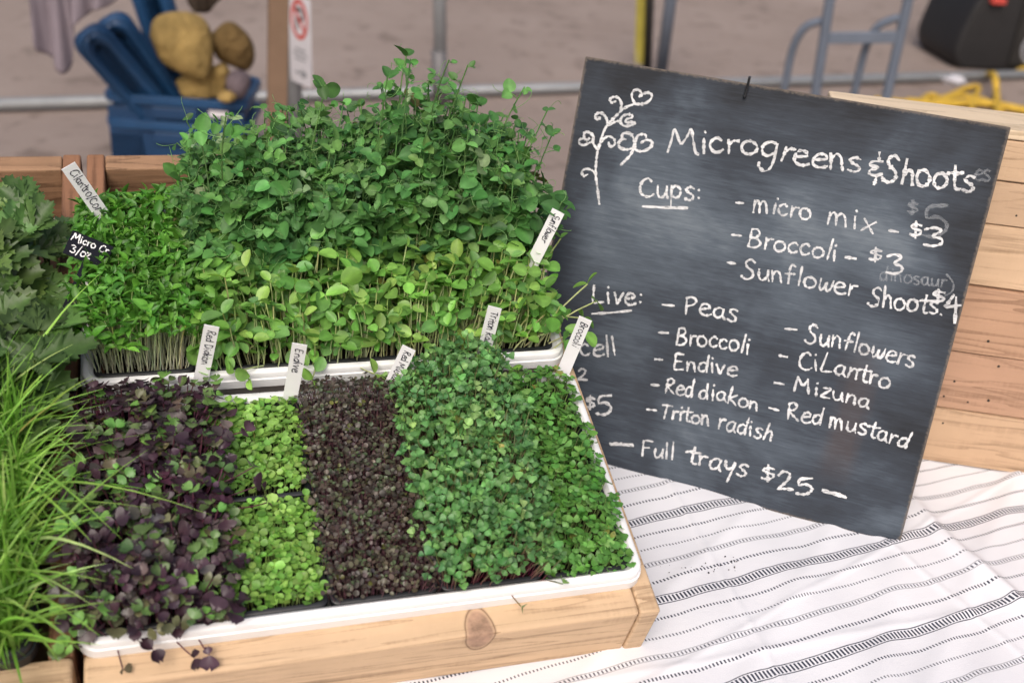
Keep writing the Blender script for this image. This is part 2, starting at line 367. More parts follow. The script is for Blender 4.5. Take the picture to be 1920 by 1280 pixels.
# ------------------------------------------------------------------ leaves
class Leaves:
    """many small leaves and stems gathered into one mesh; every leaf keeps a tone of its own"""
    def __init__(s): s.V = []; s.Q = []; s.C = []; s.n = 0
    def put(s, V, Q, C): s.V.append(V); s.Q.append(Q + s.n); s.C.append(C); s.n += len(V)
    def leaves(s, tmpl, base, dirn, norm, L, Wd, col, col2=None):
        """col: tone of each leaf; col2: tone along its midrib and base"""
        tv, tq, tm = tmpl; N = len(base)
        if N == 0: return
        x = dirn / np.linalg.norm(dirn, axis=1)[:, None]
        z = norm - x * np.sum(norm * x, 1)[:, None]; z /= np.linalg.norm(z, axis=1)[:, None] + 1e-9
        y = np.cross(z, x); L = np.broadcast_to(L, N)[:, None, None]; Wd = np.broadcast_to(Wd, N)[:, None, None]
        V = base[:, None, :] + L * tv[None, :, 0:1] * x[:, None] + Wd * tv[None, :, 1:2] * y[:, None] + L * tv[None, :, 2:3] * z[:, None]
        q = (tq[None] + (np.arange(N) * len(tv))[:, None, None]).reshape(-1, 4)
        c2 = col if col2 is None else col2
        C = col[:, None, :] * (1 - tm[None, :, None]) + c2[:, None, :] * tm[None, :, None]
        s.put(V.reshape(-1, 3), q, C.reshape(-1, 3))
    def stems(s, P, r, col0, col1, n=3):
        """P: (N,K,3) centre lines"""
        N, K, _ = P.shape
        T = np.gradient(P, axis=1); T /= np.linalg.norm(T, axis=2, keepdims=True) + 1e-9
        a = np.tile(np.array([.31, .95, .05]), (N, K, 1)); X = np.cross(T, a); X /= np.linalg.norm(X, axis=2, keepdims=True) + 1e-9
        Y = np.cross(T, X); rr = np.broadcast_to(np.asarray(r), (N,))[:, None, None, None]
        ang = np.arange(n) * 2 * math.pi / n
        V = P[:, :, None] + rr * (np.cos(ang)[None, None, :, None] * X[:, :, None] + np.sin(ang)[None, None, :, None] * Y[:, :, None])
        idx = np.arange(K * n).reshape(K, n); nx = np.roll(idx, -1, 1)
        q = np.stack([idx[:-1], nx[:-1], nx[1:], idx[1:]], -1).reshape(-1, 4)
        q = (q[None] + (np.arange(N) * K * n)[:, None, None]).reshape(-1, 4)
        g = np.linspace(0, 1, K)[None, :, None, None]
        C = np.broadcast_to(col0[:, None, None] * (1 - g) + col1[:, None, None] * g, (N, K, n, 3))
        s.put(V.reshape(-1, 3), q, C.reshape(-1, 3))
    def build(s, name, m, parent):
        V = np.concatenate(s.V).astype(np.float32); Q = np.concatenate(s.Q).astype(np.int32); C = np.clip(np.concatenate(s.C), 0, 1)
        me = bpy.data.meshes.new(name); me.vertices.add(len(V)); me.vertices.foreach_set('co', V.ravel())
        me.loops.add(Q.size); me.loops.foreach_set('vertex_index', Q.ravel())
        me.polygons.add(len(Q)); me.polygons.foreach_set('loop_start', np.arange(len(Q), dtype=np.int32) * 4)
        me.polygons.foreach_set('loop_total', np.full(len(Q), 4, np.int32)); me.polygons.foreach_set('use_smooth', np.ones(len(Q), bool))
        at = me.color_attributes.new('tone', 'FLOAT_COLOR', 'POINT')
        at.data.foreach_set('color', np.hstack([C, np.ones((len(C), 1))]).astype(np.float32).ravel())
        me.materials.append(m); me.update(); me.validate()
        o = bpy.data.objects.new(name, me); COL.objects.link(o); o.parent = parent
        return o
def template(ts, ws, ss=(-1, -.5, 0, .5, 1), notch=0., cup=.25, bend=-.15, fold=0., rib=.25, teeth=None):
    V = []; m = []
    for i, (t_, w_) in enumerate(zip(ts, ws)):
        for s_ in ss:
            x = t_ + t_ ** 3 * notch * ((1 - (2 * abs(s_) - 1) ** 2) - 1)
            if teeth: x += teeth[i] * abs(s_)
            V.append((x, .5 * s_ * w_, cup * .5 * w_ * s_ * s_ * .6 + fold * abs(s_) * w_ * .5 + bend * t_ * t_))
            m.append(max(0, rib * (1 - 2.2 * abs(s_))) + .35 * max(0, 1 - t_ * 3))
    n = len(ss); q = [(i * n + j, i * n + j + 1, (i + 1) * n + j + 1, (i + 1) * n + j) for i in range(len(ts) - 1) for j in range(n - 1)]
    return np.array(V), np.array(q), np.clip(np.array(m), 0, 1)
HEART = template([0, .12, .35, .62, .86, 1], [.14, .6, 1.0, 1.1, .85, .42], notch=.26, cup=.6, bend=-.16)
CURL = template([0, .12, .35, .62, .86, 1], [.14, .6, 1.0, 1.1, .85, .42], notch=.22, cup=1.1, bend=-.26, fold=.15)
ROUND = template([0, .1, .3, .55, .8, .95, 1], [.12, .55, .92, 1., .8, .4, .1], notch=.06, cup=.4, bend=-.08, rib=.3)
OVAL = template([0, .08, .28, .52, .76, .93, 1], [.16, .5, .9, 1., .85, .45, .1], cup=.45, bend=-.12, rib=.55)
LANCE = template([0, .12, .35, .6, .85, 1], [.2, .6, 1., .95, .5, .05], ss=(-1, 0, 1), cup=.5, bend=-.28, rib=.35)
PEA = template([0, .08, .28, .52, .76, .92, 1], [.3, .75, 1., .98, .72, .36, .04], cup=.2, bend=-.15, fold=.16, rib=.3)
LOBED = template([0, .1, .2, .3, .4, .46, .56, .64, .7, .8, .88, .93, 1], [.06, .3, .62, .46, 1., .72, 1.0, .6, .72, .38, .42, .18, .02],
                 cup=.1, bend=-.2, fold=.14, rib=.35, teeth=[0, 0, .07, 0, .12, 0, .1, 0, .09, 0, .07, 0, 0])
def tones(N, cols, wts, var=.16):
    cols = np.array(cols); k = R.choice(len(cols), N, p=np.array(wts) / sum(wts))
    cols = cols[k]; old = R.random(N) < .007; cols[old] = np.array([.30, .31, .08]) * cols[old].mean(1, keepdims=True) * 4
    return np.clip(cols * (1 + var * R.standard_normal((N, 1))) * (1 + .06 * R.standard_normal((N, 3))), .003, .95)
def jitter_grid(x0, x1, y0, y1, d):
    nx, ny = max(1, int((x1 - x0) / d)), max(1, int((y1 - y0) / d))
    X, Y = np.meshgrid((np.arange(nx) + .5) / nx, (np.arange(ny) + .5) / ny)
    P = np.stack([X.ravel(), Y.ravel()], 1) + R.uniform(-.55, .55, (nx * ny, 2)) / np.array([nx, ny])
    return P * np.array([x1 - x0, y1 - y0]) + np.array([x0, y0])
def lumps(P, f, seed):
    r = np.random.default_rng(seed); out = np.zeros(len(P))
    for k in range(5):
        a = r.uniform(0, 6.28); ff = f * r.uniform(.6, 1.8); out += np.sin((P[:, 0] * math.cos(a) + P[:, 1] * math.sin(a)) * ff + r.uniform(0, 6.28))
    return out / 5
def bed(box, d, h, hv, spread, tmpl, L, Lv, Wr, cols, wts, stemcol, up=None, nleaf=2, elev=(10, 50), r=.0006, lean=.25, seed=1, soilw=-.022, col2=1.6, lump=.3, extra=None, var=.16, slope=0., layers=0., dip=None):
    """sprouts of one bed in crate coordinates: returns Leaves for leaf blades and for stems"""
    x0, x1, y0, y1 = box; up = nrm(CUP * .6 + np.array([0, 0, .4])) if up is None else up
    P = jitter_grid(x0, x1, y0, y1, d); N = len(P)
    c = np.array([(x0 + x1) / 2, (y0 + y1) / 2]); hs = np.array([(x1 - x0) / 2, (y1 - y0) / 2])
    e = (P - c) / hs
    hh = h * (1 + lump * lumps(P, 60, seed)) + hv * R.standard_normal(N)
    hh = hh * (1 - slope * (e[:, 1] + 1) / 2) * (1 - layers * R.random(N))
    if dip: hh = hh * (1 - dip[3] * np.exp(-((P[:, 0] - dip[0]) ** 2 + (P[:, 1] - dip[1]) ** 2) / dip[2] ** 2))
    edge = np.clip((np.abs(e).max(1) - .72) / .28, 0, 1); hh = np.clip(hh * (1 - .22 * edge ** 2), h * .35, None)
    base = np.column_stack([P, np.full(N, soilw)])
    out = np.sign(e) * np.abs(e) ** 2.2 * spread
    top = base + hh[:, None] * up + np.column_stack([out, np.zeros(N)]) + np.column_stack([R.normal(0, lean * .12 * h, (N, 2)), np.zeros(N)])
    if extra is not None:
        eb, et = np.array(extra[0], float), np.array(extra[1], float); base = np.vstack([base, eb]); top = np.vstack([top, et]); N = len(base)
    mid = base + (top - base) * .55 + up * 0 ; mid[:, 2] += .12 * (top - base)[:, 2]; mid[:, :2] -= (top - base)[:, :2] * .15 + R.normal(0, .06 * h, (N, 2))
    q = np.linspace(0, 1, 5)[None, :, None]
    Pn = base[:, None] * (1 - q) ** 2 + mid[:, None] * 2 * q * (1 - q) + top[:, None] * q ** 2
    st, lf = Leaves(), Leaves()
    sc = tones(N, [stemcol[0]], [1], .12); sc1 = tones(N, [stemcol[1]], [1], .12)
    st.stems(Pn, r, sc, sc1)
    az = R.uniform(0, 2 * math.pi, N); T = Pn[:, -1] - Pn[:, -2]; T /= np.linalg.norm(T, axis=1)[:, None]
    T = T * .6 + up * .6 + R.normal(0, lean, (N, 3)); T /= np.linalg.norm(T, axis=1)[:, None]
    A = np.cross(T, np.array([.2, .3, .9])); A /= np.linalg.norm(A, axis=1)[:, None]; B = np.cross(T, A)
    pc = tones(N, cols, wts, var * .7)
    for k in range(nleaf):
        ph = az + k * 2 * math.pi / nleaf + R.normal(0, .25, N); hd = np.cos(ph)[:, None] * A + np.sin(ph)[:, None] * B
        el = np.radians(R.uniform(*elev, N))[:, None]
        dn = np.cos(el) * hd + np.sin(el) * T; nr = np.cos(el) * T - np.sin(el) * hd
        Lk = L * (1 + Lv * R.standard_normal(N)); Lk = np.clip(Lk, .5 * L, 1.6 * L)
        cc = np.clip(pc * (1 + var * .7 * R.standard_normal((N, 1))), .003, .95)
        lf.leaves(tmpl, top + dn * .0008, dn, nr, Lk, Lk * Wr * (1 + .1 * R.standard_normal(N)), cc, np.clip(cc * col2, 0, .95))
    return lf, st

# ------------------------------------------------------------------ ground, table, cloth
g = MB(); g.add([(-120, -40, GZ), (120, -40, GZ), (120, 260, GZ), (-120, 260, GZ)], [(0, 1, 2, 3)])
tag(g.build('pavement', M['ground']), 'brown worn pavement behind and beneath the market stall', 'pavement', kind='structure')
TX0, TX1, TY0, TY1 = -1.25, 1.25, .62, 1.62
t = thing('folding_table', (0, 1.1, GZ), 'folding table hidden under the striped white cloth', 'table')
b = MB(); b.box(TX0, TX1, TY0 - 1.1, TY1 - 1.1, .71, .744); b.build('tabletop', M['signgrey'], t)
for sx_ in (TX0 + .12, TX1 - .12):
    for sy_ in (TY0 - 1.02, TY1 - 1.18):
        b = MB(); b.tube([(sx_, sy_, 0), (sx_, sy_, .708)], .014); b.build('leg', M['steel'], t, True)
def fold_height(X, Y):
    z = .0012 * np.sin(X * 21 + Y * 13) + .0011 * np.sin(X * 9 - Y * 27 + 1) + .0009 * np.sin(X * 47 + Y * 22)
    # a standing crease running to the lower right corner
    a, b_ = on_z((1722, 960), 0)[:2], on_z((1900, 1135), 0)[:2]; d = nrm(b_ - a); n = np.array([-d[1], d[0]])
    s = (X - a[0]) * d[0] + (Y - a[1]) * d[1]; q = (X - a[0]) * n[0] + (Y - a[1]) * n[1] + .006 * np.sin(s * 22)
    z = z + .0075 * np.exp(-(q / .011) ** 2) * np.clip((s + .05) / .06, 0, 1)
    for (x0, y0, ang, amp, wd) in ((.33, .98, 62, .0022, .012), (.46, 1.0, 70, .0022, .016), (.27, 1.1, 55, .002, .01), (.56, .95, 66, .002, .02), (.42, .88, 75, .0022, .02), (.66, 1.22, 60, .003, .014), (.40, 1.05, 40, .0016, .004), (.30, .92, 105, .0014, .004), (.52, 1.0, 20, .0014, .005), (.6, .93, 120, .0016, .005)):
        a_ = math.radians(ang); q = -(X - x0) * math.sin(a_) + (Y - y0) * math.cos(a_); z = z + amp * np.exp(-(q / wd) ** 2)
    return np.maximum(z + .003, .0006)
def make_cloth():
    drop = .32
    us = np.concatenate([np.linspace(TX0 - drop, TX0, 10)[:-1], np.linspace(TX0, 0, 60)[:-1], np.linspace(0, .9, 260)[:-1], np.linspace(.9, TX1, 25)[:-1], np.linspace(TX1, TX1 + drop, 10)])
    vs_ = np.concatenate([np.linspace(TY0 - drop, TY0, 10)[:-1], np.linspace(TY0, 1.45, 230)[:-1], np.linspace(1.45, TY1, 14)[:-1], np.linspace(TY1, TY1 + drop, 10)])
    U, Vv = np.meshgrid(us, vs_); ox = np.maximum(TX0 - U, 0) + np.maximum(U - TX1, 0); oy = np.maximum(TY0 - Vv, 0) + np.maximum(Vv - TY1, 0)
    X = np.clip(U, TX0 - .004, TX1 + .004); Y = np.clip(Vv, TY0 - .004, TY1 + .004); dn = np.maximum(ox, oy)
    Z = fold_height(U, Vv) - np.maximum(dn - .004, 0)
    Y = Y + np.where(oy > .01, .012 * np.sin(U * 24) * oy / drop, 0) * np.sign(Vv - 1.1); X = X + np.where(ox > .01, .012 * np.sin(Vv * 24) * ox / drop, 0) * np.sign(U)
    n, m_ = U.shape; idx = np.arange(n * m_).reshape(n, m_)
    q = np.stack([idx[:-1, :-1], idx[:-1, 1:], idx[1:, 1:], idx[1:, :-1]], -1).reshape(-1, 4)
    mb = MB(); mb.add(np.stack([X.ravel(), Y.ravel(), Z.ravel()], 1), q.tolist())
    o = mb.build('tablecloth', M['cloth'], None, True)
    uv = o.data.uv_layers.new(name='flat'); UVs = np.stack([U.ravel(), Vv.ravel()], 1)
    li = np.empty(len(o.data.loops), np.int32); o.data.loops.foreach_get('vertex_index', li); uv.data.foreach_set('uv', UVs[li].ravel().astype(np.float32))
    return tag(o, 'white cotton tablecloth with dark dotted and ladder stripes under the crates', 'tablecloth')
make_cloth()
# crumbs of soil on the cloth
mb = MB()
for k in range(26):
    px = (R.normal(1340, 55), R.normal(1062, 10)); p = on_z(px, .006); s_ = abs(R.normal(.0004, .0003)) + .0003
    mb.disc(p + np.array([0, 0, -.0015]), (R.normal(), R.normal(), 2), s_, s_, 6)
tag(mb.build('soil_crumbs', M['soil']), 'dark soil crumbs scattered on the striped cloth below the chalkboard', 'crumbs', kind='stuff')

# ------------------------------------------------------------------ the two tilted crates
def crate(label, u0, u1, mats, lead, name='wooden_crate'):
    mw = CM @ Matrix.Translation((0, 0, 0)); t_ = thing(name, mw, label, 'crate', 'tilted wooden crates of greens')
    top, bot, th = -.0205, -.114, .022; v0, v1 = -.029, .716
    b = MB(); b.box(u0 + .001 if lead == 0 else u0 + th + .0005, u1 - th - .0005 if lead == 0 else u1 - .001, v0, v0 + .034, bot + .014, top); bevel(b.build('front_board', mats[0], t_), .004, 3)
    b = MB(); b.box(u0 + .004, u1 - .07, v0 + .004, v0 + .05, bot, bot + .0135); bevel(b.build('bottom_slat', mats[1], t_), .0015)
    for ka, a in enumerate((u0, u1 - th)):
        b = MB(); b.box(a, a + th, v0 + .0345 if ka == lead else v0 - .0012, v1, bot + .003, top + .0006); bevel(b.build('side_board', mats[2] if a == u0 else mats[4], t_), .003, 3)
    b = MB(); b.box(u0 + th + .0005, u1 - th - .0005, v1 - .03, v1 - .001, bot + .01, top - .0006); bevel(b.build('back_board', mats[3], t_), .003, 3)
    b = MB(); b.box(u0 + th, u1 - th, v0 + .055, v1 - .035, bot, bot + .01); b.build('base', mats[3], t_)
    # rear legs that hold the crate at its slope
    for a in (u0 + .03, u1 - .07):
        p = CM @ Vector((a, v1 - .06, bot)); ztop = p.z
        mwi = Matrix(CM.inverted())
        q = MB(); q.box(-.02, .02, -.015, .015, .008, ztop - .004); o = q.build('rear_leg', mats[3])
        o.matrix_world = Matrix.Translation((p.x, p.y, 0)) @ Matrix.Rotation(.3237, 4, 'Z'); o.parent = t_; o.matrix_parent_inverse = CM.inverted()
    return t_
WB = [M['wood_front'], M['wood_side'], M['wood_side'], M['wood_back'], M['wood_frontleft']]
crate('tilted wooden crate holding the white trays of microgreens in front of the chalkboard', .003, .5555, WB, 0)
WL = [M['wood_frontleft'], M['wood_side'], M['wood_side'], M['wood_back'], M['wood_side']]
crate('tilted wooden crate of grass and celery leaves cut off at the left edge', -.565, -.004, WL, 1)

# ------------------------------------------------------------------ trays
def tray(v0, label, m, u0=0., u1=TW, depth=TD, cat='tray', w0=0.):
    t_ = bpy.data.objects.new('growing_tray', None)
    mb = MB(); y0, y1 = v0, v0 + depth
    prof = [(0, -.0202, .018), (.0004, -.0095, .018), (.0022, -.009, .017), (.0025, -.001, .017), (.0035, 0, .016), (.0085, 0, .013), (.0105, -.003, .012), (.0125, -.0045, .011), (.0185, -.052, .01), (.0195, -.054, .01)]
    mb.loops([rrect(u0 + a, u1 - a, y0 + a, y1 - a, r, z + w0, 6) for a, z, r in prof], cap1=True)
    o = mb.build('growing_tray', m, None, True, CM)
    sd_ = o.modifiers.new('thick', 'SOLIDIFY'); sd_.thickness = .0012; sd_.offset = 0
    es = o.modifiers.new('split', 'EDGE_SPLIT'); es.split_angle = math.radians(50)
    bpy.data.objects.remove(t_)
    return tag(o, label, cat, 'plastic growing trays')
tray(0, 'white plastic tray along the front of the crate holding the purple and green packs', M['white'])
tray(TD + GAP, 'white plastic tray at the back of the crate under cilantro, sunflower and pea shoots', M['white'])
tray(.0, 'black plastic tray of bright green grass in the left crate', M['black'], -.545, -.034)

def pack(name, label, cat, box, leaf, group='packs of microgreens', m_leaf='leaf', soilw=-.022, m_stem='stem', rim=True):
    """a black cell pack with soil, stems and leaves; box = u0,u1,v0,v1"""
    u0, u1, v0, v1 = box; org = np.array([(u0 + u1) / 2, (v0 + v1) / 2, -.05])
    t_ = thing(name, CM @ Matrix.Translation(Vector(org)), label, cat, group)
    mb = MB()
    prof = [(0.0, -.010), (0, -.0035), (.001, -.0028), (.0045, -.0028), (.0055, -.0045), (.0085, -.049)]
    mb.loops([[(p[0] - org[0], p[1] - org[1], p[2] - org[2]) for p in rrect(u0 + a, u1 - a, v0 + a, v1 - a, .008, z, 3)] for a, z in prof], cap1=True)
    o = mb.build('cell_pot', M['black'], t_, True); es = o.modifiers.new('split', 'EDGE_SPLIT'); es.split_angle = math.radians(45)
    mb = MB(); n = 14
    gx, gy = np.meshgrid(np.linspace(u0 + .007, u1 - .007, n), np.linspace(v0 + .007, v1 - .007, n)); gz = soilw + R.normal(0, .0012, gx.shape)
    idx = np.arange(n * n).reshape(n, n); q = np.stack([idx[:-1, :-1], idx[:-1, 1:], idx[1:, 1:], idx[1:, :-1]], -1).reshape(-1, 4)
    mb.add(np.stack([gx.ravel() - org[0], gy.ravel() - org[1], gz.ravel() - org[2]], 1), q.tolist()); mb.build('soil', M['soil'], t_, True)
    lf, st = leaf
    for L_, nm, mm in ((st, 'stems', m_stem), (lf, 'leaves', m_leaf)):
        if L_ and L_.V:
            L_.V = [v - org for v in L_.V]; L_.build(nm, M[mm], t_)
    return t_

VM = .1405; V0, V1 = .0135, .2665
# red daikon radish: dark purple, with some green
RAD = [(0.058, 0.029, 0.043), (0.040, 0.021, 0.032), (0.094, 0.073, 0.073), (0.105, 0.102, 0.056), (0.098, 0.161, 0.056), (0.138, 0.289, 0.067)]
strays = [[(.03, .02, -.01), (.05, .015, -.01), (.075, .016, -.01), (.10, .012, -.01), (.015, .018, -.01), (.13, .13, .02), (.135, .15, .02), (.142, .118, .02), (.13, .20, .02), (.128, .09, .0)],
          [(.038, -.020, -.012), (.064, -.012, .004), (.099, -.018, -.010), (.112, -.016, -.012), (-.008, -.004, .01), (.172, .142, .022), (.166, .158, .03), (.176, .125, .014), (.162, .205, .028), (.15, .06, .02)]]
pack('microgreen_pack', 'dark purple radish sprouts filling the left end of the front tray', 'microgreens', (.0135, .118, V0, V1),
     bed((.006, .122, V0 - .002, V1 - .003), .0060, .055, .010, .021, HEART, .0100, .26, 1.15, RAD, [5, 4, 4, 3, 2.6, 2.4], ((.16, .04, .09), (.14, .05, .08)), elev=(-5, 40), r=.0008, lean=.34, seed=3, col2=1.35, extra=strays, var=.25, slope=.28), m_leaf='leafpurple')
END = [(0.217, 0.413, 0.087), (0.278, 0.484, 0.113), (0.175, 0.363, 0.067)]
for nm, (a, b_) in (('back', (VM + .001, V1)), ('front', (V0, VM - .001))):
    pack('microgreen_pack', 'lime green endive seedlings in the square pack ' + ('behind the other endive, beside its white label' if nm == 'back' else 'at the front edge of the tray'), 'microgreens', (.119, .2235, a, b_),
         bed((.126, .2205, a + (.0105 if nm == 'back' else .004), b_ - (.003 if nm == 'back' else .008)), .0052, .024, .003, .002, ROUND, .0074, .22, .95, END, [3, 2, 2], ((.35, .45, .2), (.3, .45, .12)), elev=(-5, 35), r=.0006, lean=.25, seed=5 if nm == 'back' else 6, col2=1.2, lump=.12))
MUS = [(0.075, 0.059, 0.049), (0.055, 0.044, 0.037), (0.097, 0.089, 0.061), (0.078, 0.105, 0.054), (0.092, 0.074, 0.071)]
pack('microgreen_pack', 'brownish maroon mustard sprouts in the middle of the front tray', 'microgreens', (.2255, .3305, V0, V1),
     bed((.2285, .3295, V0 + .002, V1 - .000), .0038, .040, .0035, .006, ROUND, .0046, .22, 1.0, MUS, [4, 3, 3, 2, 2], ((.25, .12, .17), (.2, .1, .12)), elev=(-10, 45), r=.0004, lean=.4, seed=8, col2=1.3, lump=.14), m_leaf='leafpurple')
TRI = [(0.126, 0.289, 0.094), (0.173, 0.357, 0.116), (0.084, 0.210, 0.072), (0.252, 0.441, 0.143)]
pack('microgreen_pack', 'tall mid green radish sprouts with magenta stems between maroon and broccoli sprouts', 'microgreens', (.3325, .4375, V0, V1),
     bed((.3355, .4365, V0 + .002, V1 + .004), .0044, .064, .008, .017, CURL, .0072, .2, 1.1, TRI, [4, 3, 3, 1], ((.30, .02, .12), (.20, .27, .11)), elev=(-25, 62), r=.0007, lean=.5, seed=11, col2=1.35, lump=.2, dip=(.337, .262, .028, .6),
         extra=[[(.40, .015, -.01), (.425, .015, -.01)], [(.408, -.012, -.006), (.452, .0, .006)]]))
BRO = [(0.108, 0.271, 0.054), (0.135, 0.318, 0.072), (0.086, 0.228, 0.048), (0.173, 0.361, 0.096)]
pack('microgreen_pack', 'round leaved green broccoli sprouts at the right end of the front tray', 'microgreens', (.4395, .5315, V0, V1),
     bed((.443, .5225, V0 + .006, V1 - .004), .0052, .032, .006, .012, HEART, .0074, .2, 1.15, BRO, [4, 3, 2, 1], ((.25, .3, .12), (.2, .3, .1)), elev=(-8, 28), r=.0006, lean=.28, seed=13, col2=1.2, lump=.14))
# back tray
Q0, Q1 = TD + GAP + .0135, 2 * TD + GAP - .0135
CIL = [(0.090, 0.254, 0.032), (0.112, 0.291, 0.041), (0.069, 0.205, 0.027), (0.146, 0.344, 0.054)]
pack('microgreen_pack', 'bright green narrow leaved cilantro sprouts at the left end of the back tray', 'microgreens', (.0135, .118, Q0, Q1),
     bed((.014, .117, Q0 + .006, Q1 - .022), .0046, .090, .007, .016, LANCE, .0116, .25, .50, CIL, [4, 3, 3, 1], ((.93, .93, .78), (.46, .58, .24)), elev=(0, 65), r=.00065, lean=.5, seed=15, col2=1.3, lump=.10, nleaf=3, slope=.36))
SUN = [(0.164, 0.350, 0.070), (0.198, 0.399, 0.083), (0.129, 0.292, 0.062), (0.268, 0.448, 0.099), (0.149, 0.321, 0.091)]
sstray = [[(.50, .33, -.01), (.515, .345, -.01), (.51, .37, -.01), (.52, .325, -.01), (.17, .32, -.01), (.2, .325, -.01), (.25, .322, -.01), (.29, .325, -.01), (.35, .32, -.01), (.45, .325, -.01), (.13, .33, 0), (.515, .40, 0), (.52, .43, 0)],
          [(.588, .355, .035), (.575, .365, .055), (.57, .34, .022), (.565, .318, .02), (.172, .287, .012), (.158, .295, .016), (.24, .285, .006), (.31, .29, .004), (.34, .292, .016), (.47, .285, .004), (.135, .31, .02), (.556, .43, .07), (.562, .455, .09)]]
sl, ss = bed((.125, .530, Q0 - .001, .452), .0072, .094, .008, .012, OVAL, .0165, .28, .74, SUN, [4, 4, 3, 2, 2], ((.78, .80, .52), (.50, .60, .24)), elev=(-20, 45), r=.0010, lean=.5, seed=17, col2=1.3, lump=.18, extra=sstray, var=.2, layers=.66)
pack('sunflower_flat', 'pale green oval leaved sunflower shoots along the front of the back tray', 'microgreens', (.1195, .5315, Q0, .444), (sl, ss))

def peas():
    lf, st = Leaves(), Leaves()
    P = jitter_grid(.130, .522, .430, Q1 - .004, .0100); N = len(P)
    e = (P[:, 0] - .33) / .2
    hh = .120 + .085 * np.exp(-((P[:, 0] - .42) / .085) ** 2) + .045 * np.exp(-((P[:, 0] - .25) / .075) ** 2) + .02 * lumps(P, 45, 4) + R.normal(0, .010, N)
    hh = hh * R.choice((1., .93, .84), N) - .045 * np.clip((.455 - P[:, 1]) / .03, 0, 1)
    base = np.column_stack([P, np.full(N, -.022)]); up = nrm(CUP * .75 + np.array([0, 0, .25]))
    dr = np.column_stack([np.sign(e) * np.abs(e) ** 2 * .011, -.016 - .018 * R.random(N) * (P[:, 1] < .47), np.zeros(N)]) + R.normal(0, .010, (N, 3))
    # a few long runners over the top and the right side
    top = base + hh[:, None] * up + dr
    run = [((.39, .52, -.02), (.40, .50, .275)), ((.37, .53, -.02), (.365, .52, .262)), ((.41, .53, -.02), (.43, .52, .255)), ((.35, .5, -.02), (.335, .5, .25)), ((.47, .52, -.02), (.50, .52, .228)), ((.50, .5, -.02), (.525, .49, .215)),
           ((.18, .5, -.02), (.165, .49, .215)), ((.15, .5, -.02), (.135, .49, .19)), ((.52, .45, -.02), (.535, .42, .14)), ((.52, .5, -.02), (.54, .5, .175)), ((.26, .53, -.02), (.27, .52, .225))]
    base = np.vstack([base, [r_[0] for r_ in run]]); top = np.vstack([top, [r_[1] for r_ in run]]); N = len(base)
    mid = base + (top - base) * .5 + np.column_stack([R.normal(0, .014, (N, 2)), np.full(N, .015)])
    K = 9; q = np.linspace(0, 1, K)[None, :, None]
    C = base[:, None] * (1 - q) ** 2 + mid[:, None] * 2 * q * (1 - q) + top[:, None] * q ** 2
    C = C + np.sin(q * 9 + R.uniform(0, 6, (N, 1, 1))) * R.normal(0, .0022, (N, 1, 3)) * q
    PC = [(0.073, 0.197, 0.052), (0.094, 0.234, 0.059), (0.057, 0.165, 0.046), (0.133, 0.288, 0.079), (0.192, 0.288, 0.146)]
    st.stems(C, .0008, tones(N, [(.22, .36, .13)], [1]), tones(N, [(.16, .34, .11)], [1]), 4)
    bs, dn, nr, LL, cc = [], [], [], [], []; tend = []
    for i in range(N):
        az = R.uniform(0, 6.28); col = tones(1, PC, [4, 4, 3, 1.6, .6], .14)[0]
        for frac in (.34, .48, .60, .70, .80, .90, .985):
            k = frac * (K - 1); a = int(k); p = C[i, a] + (C[i, min(a + 1, K - 1)] - C[i, a]) * (k - a)
            T = nrm(C[i, min(a + 1, K - 1)] - C[i, max(a - 1, 0)]); A = nrm(np.cross(T, (.3, .2, .9))); B = np.cross(T, A); az += 2.4
            size = (R.uniform(.0065, .0115) if R.random() < .72 else R.uniform(.012, .019)) if base[i, 1] > .452 or R.random() < .45 else R.uniform(.014, .026) * (.62 if frac > .95 else (.85 if frac > .85 else 1))
            stalk = R.uniform(.004, .014) * (0.3 if frac > .95 else 1)
            sd_ = math.cos(az) * A + math.sin(az) * B; tip = p + sd_ * stalk + T * stalk * .6
            tend.append((np.array([p, p + (tip - p) * .5 + T * .001, tip]), 0))
            for sgn in (-1, 1):
                hd = nrm(sd_ * R.uniform(.2, .7) + sgn * np.cross(T, sd_) + R.normal(0, .2, 3)); el = R.uniform(-.4, .95)
                d_ = nrm(hd * math.cos(el) + T * math.sin(el)); n_ = nrm(T * math.cos(el) - hd * math.sin(el) + R.normal(0, .5, 3) + np.array([0, -.25, .35]))
                bs.append(tip); dn.append(d_); nr.append(n_); LL.append(size * R.uniform(.85, 1.15)); cc.append(np.clip(col * (1 + R.normal(0, .16)), .003, .9))
            if R.random() < .75:      # tendril
                g0 = nrm(sd_ + T * R.uniform(.1, 1.) + R.normal(0, .3, 3)); L_ = R.uniform(.012, .034); pts = [tip]; d_ = g0; ax_ = nrm(R.normal(0, 1, 3)); cur = R.uniform(.15, .75)
                for j in range(7):
                    pts.append(pts[-1] + d_ * L_ / 7); d_ = nrm(d_ + np.cross(ax_, d_) * cur * (j / 4))
                tend.append((np.array(pts), 1))
    lf.leaves(PEA, np.array(bs), np.array(dn), np.array(nr), np.array(LL), np.array(LL) * .86, np.array(cc), np.clip(np.array(cc) * 1.5, 0, .9))
    for kind, rad, K_ in ((0, .0006, 3), (1, .00035, 8)):
        Pp = np.array([p for p, k in tend if k == kind]); n_ = len(Pp); c0 = tones(n_, [(.2, .36, .13)], [1]); st.stems(Pp, rad, c0, c0 * 1.2)
    return lf, st
pack('pea_shoot_flat', 'tall bushy blue green pea shoots with tendrils at the back of the tray', 'microgreens', (.1195, .5315, .4445, Q1), peas(), m_leaf='leafpea')

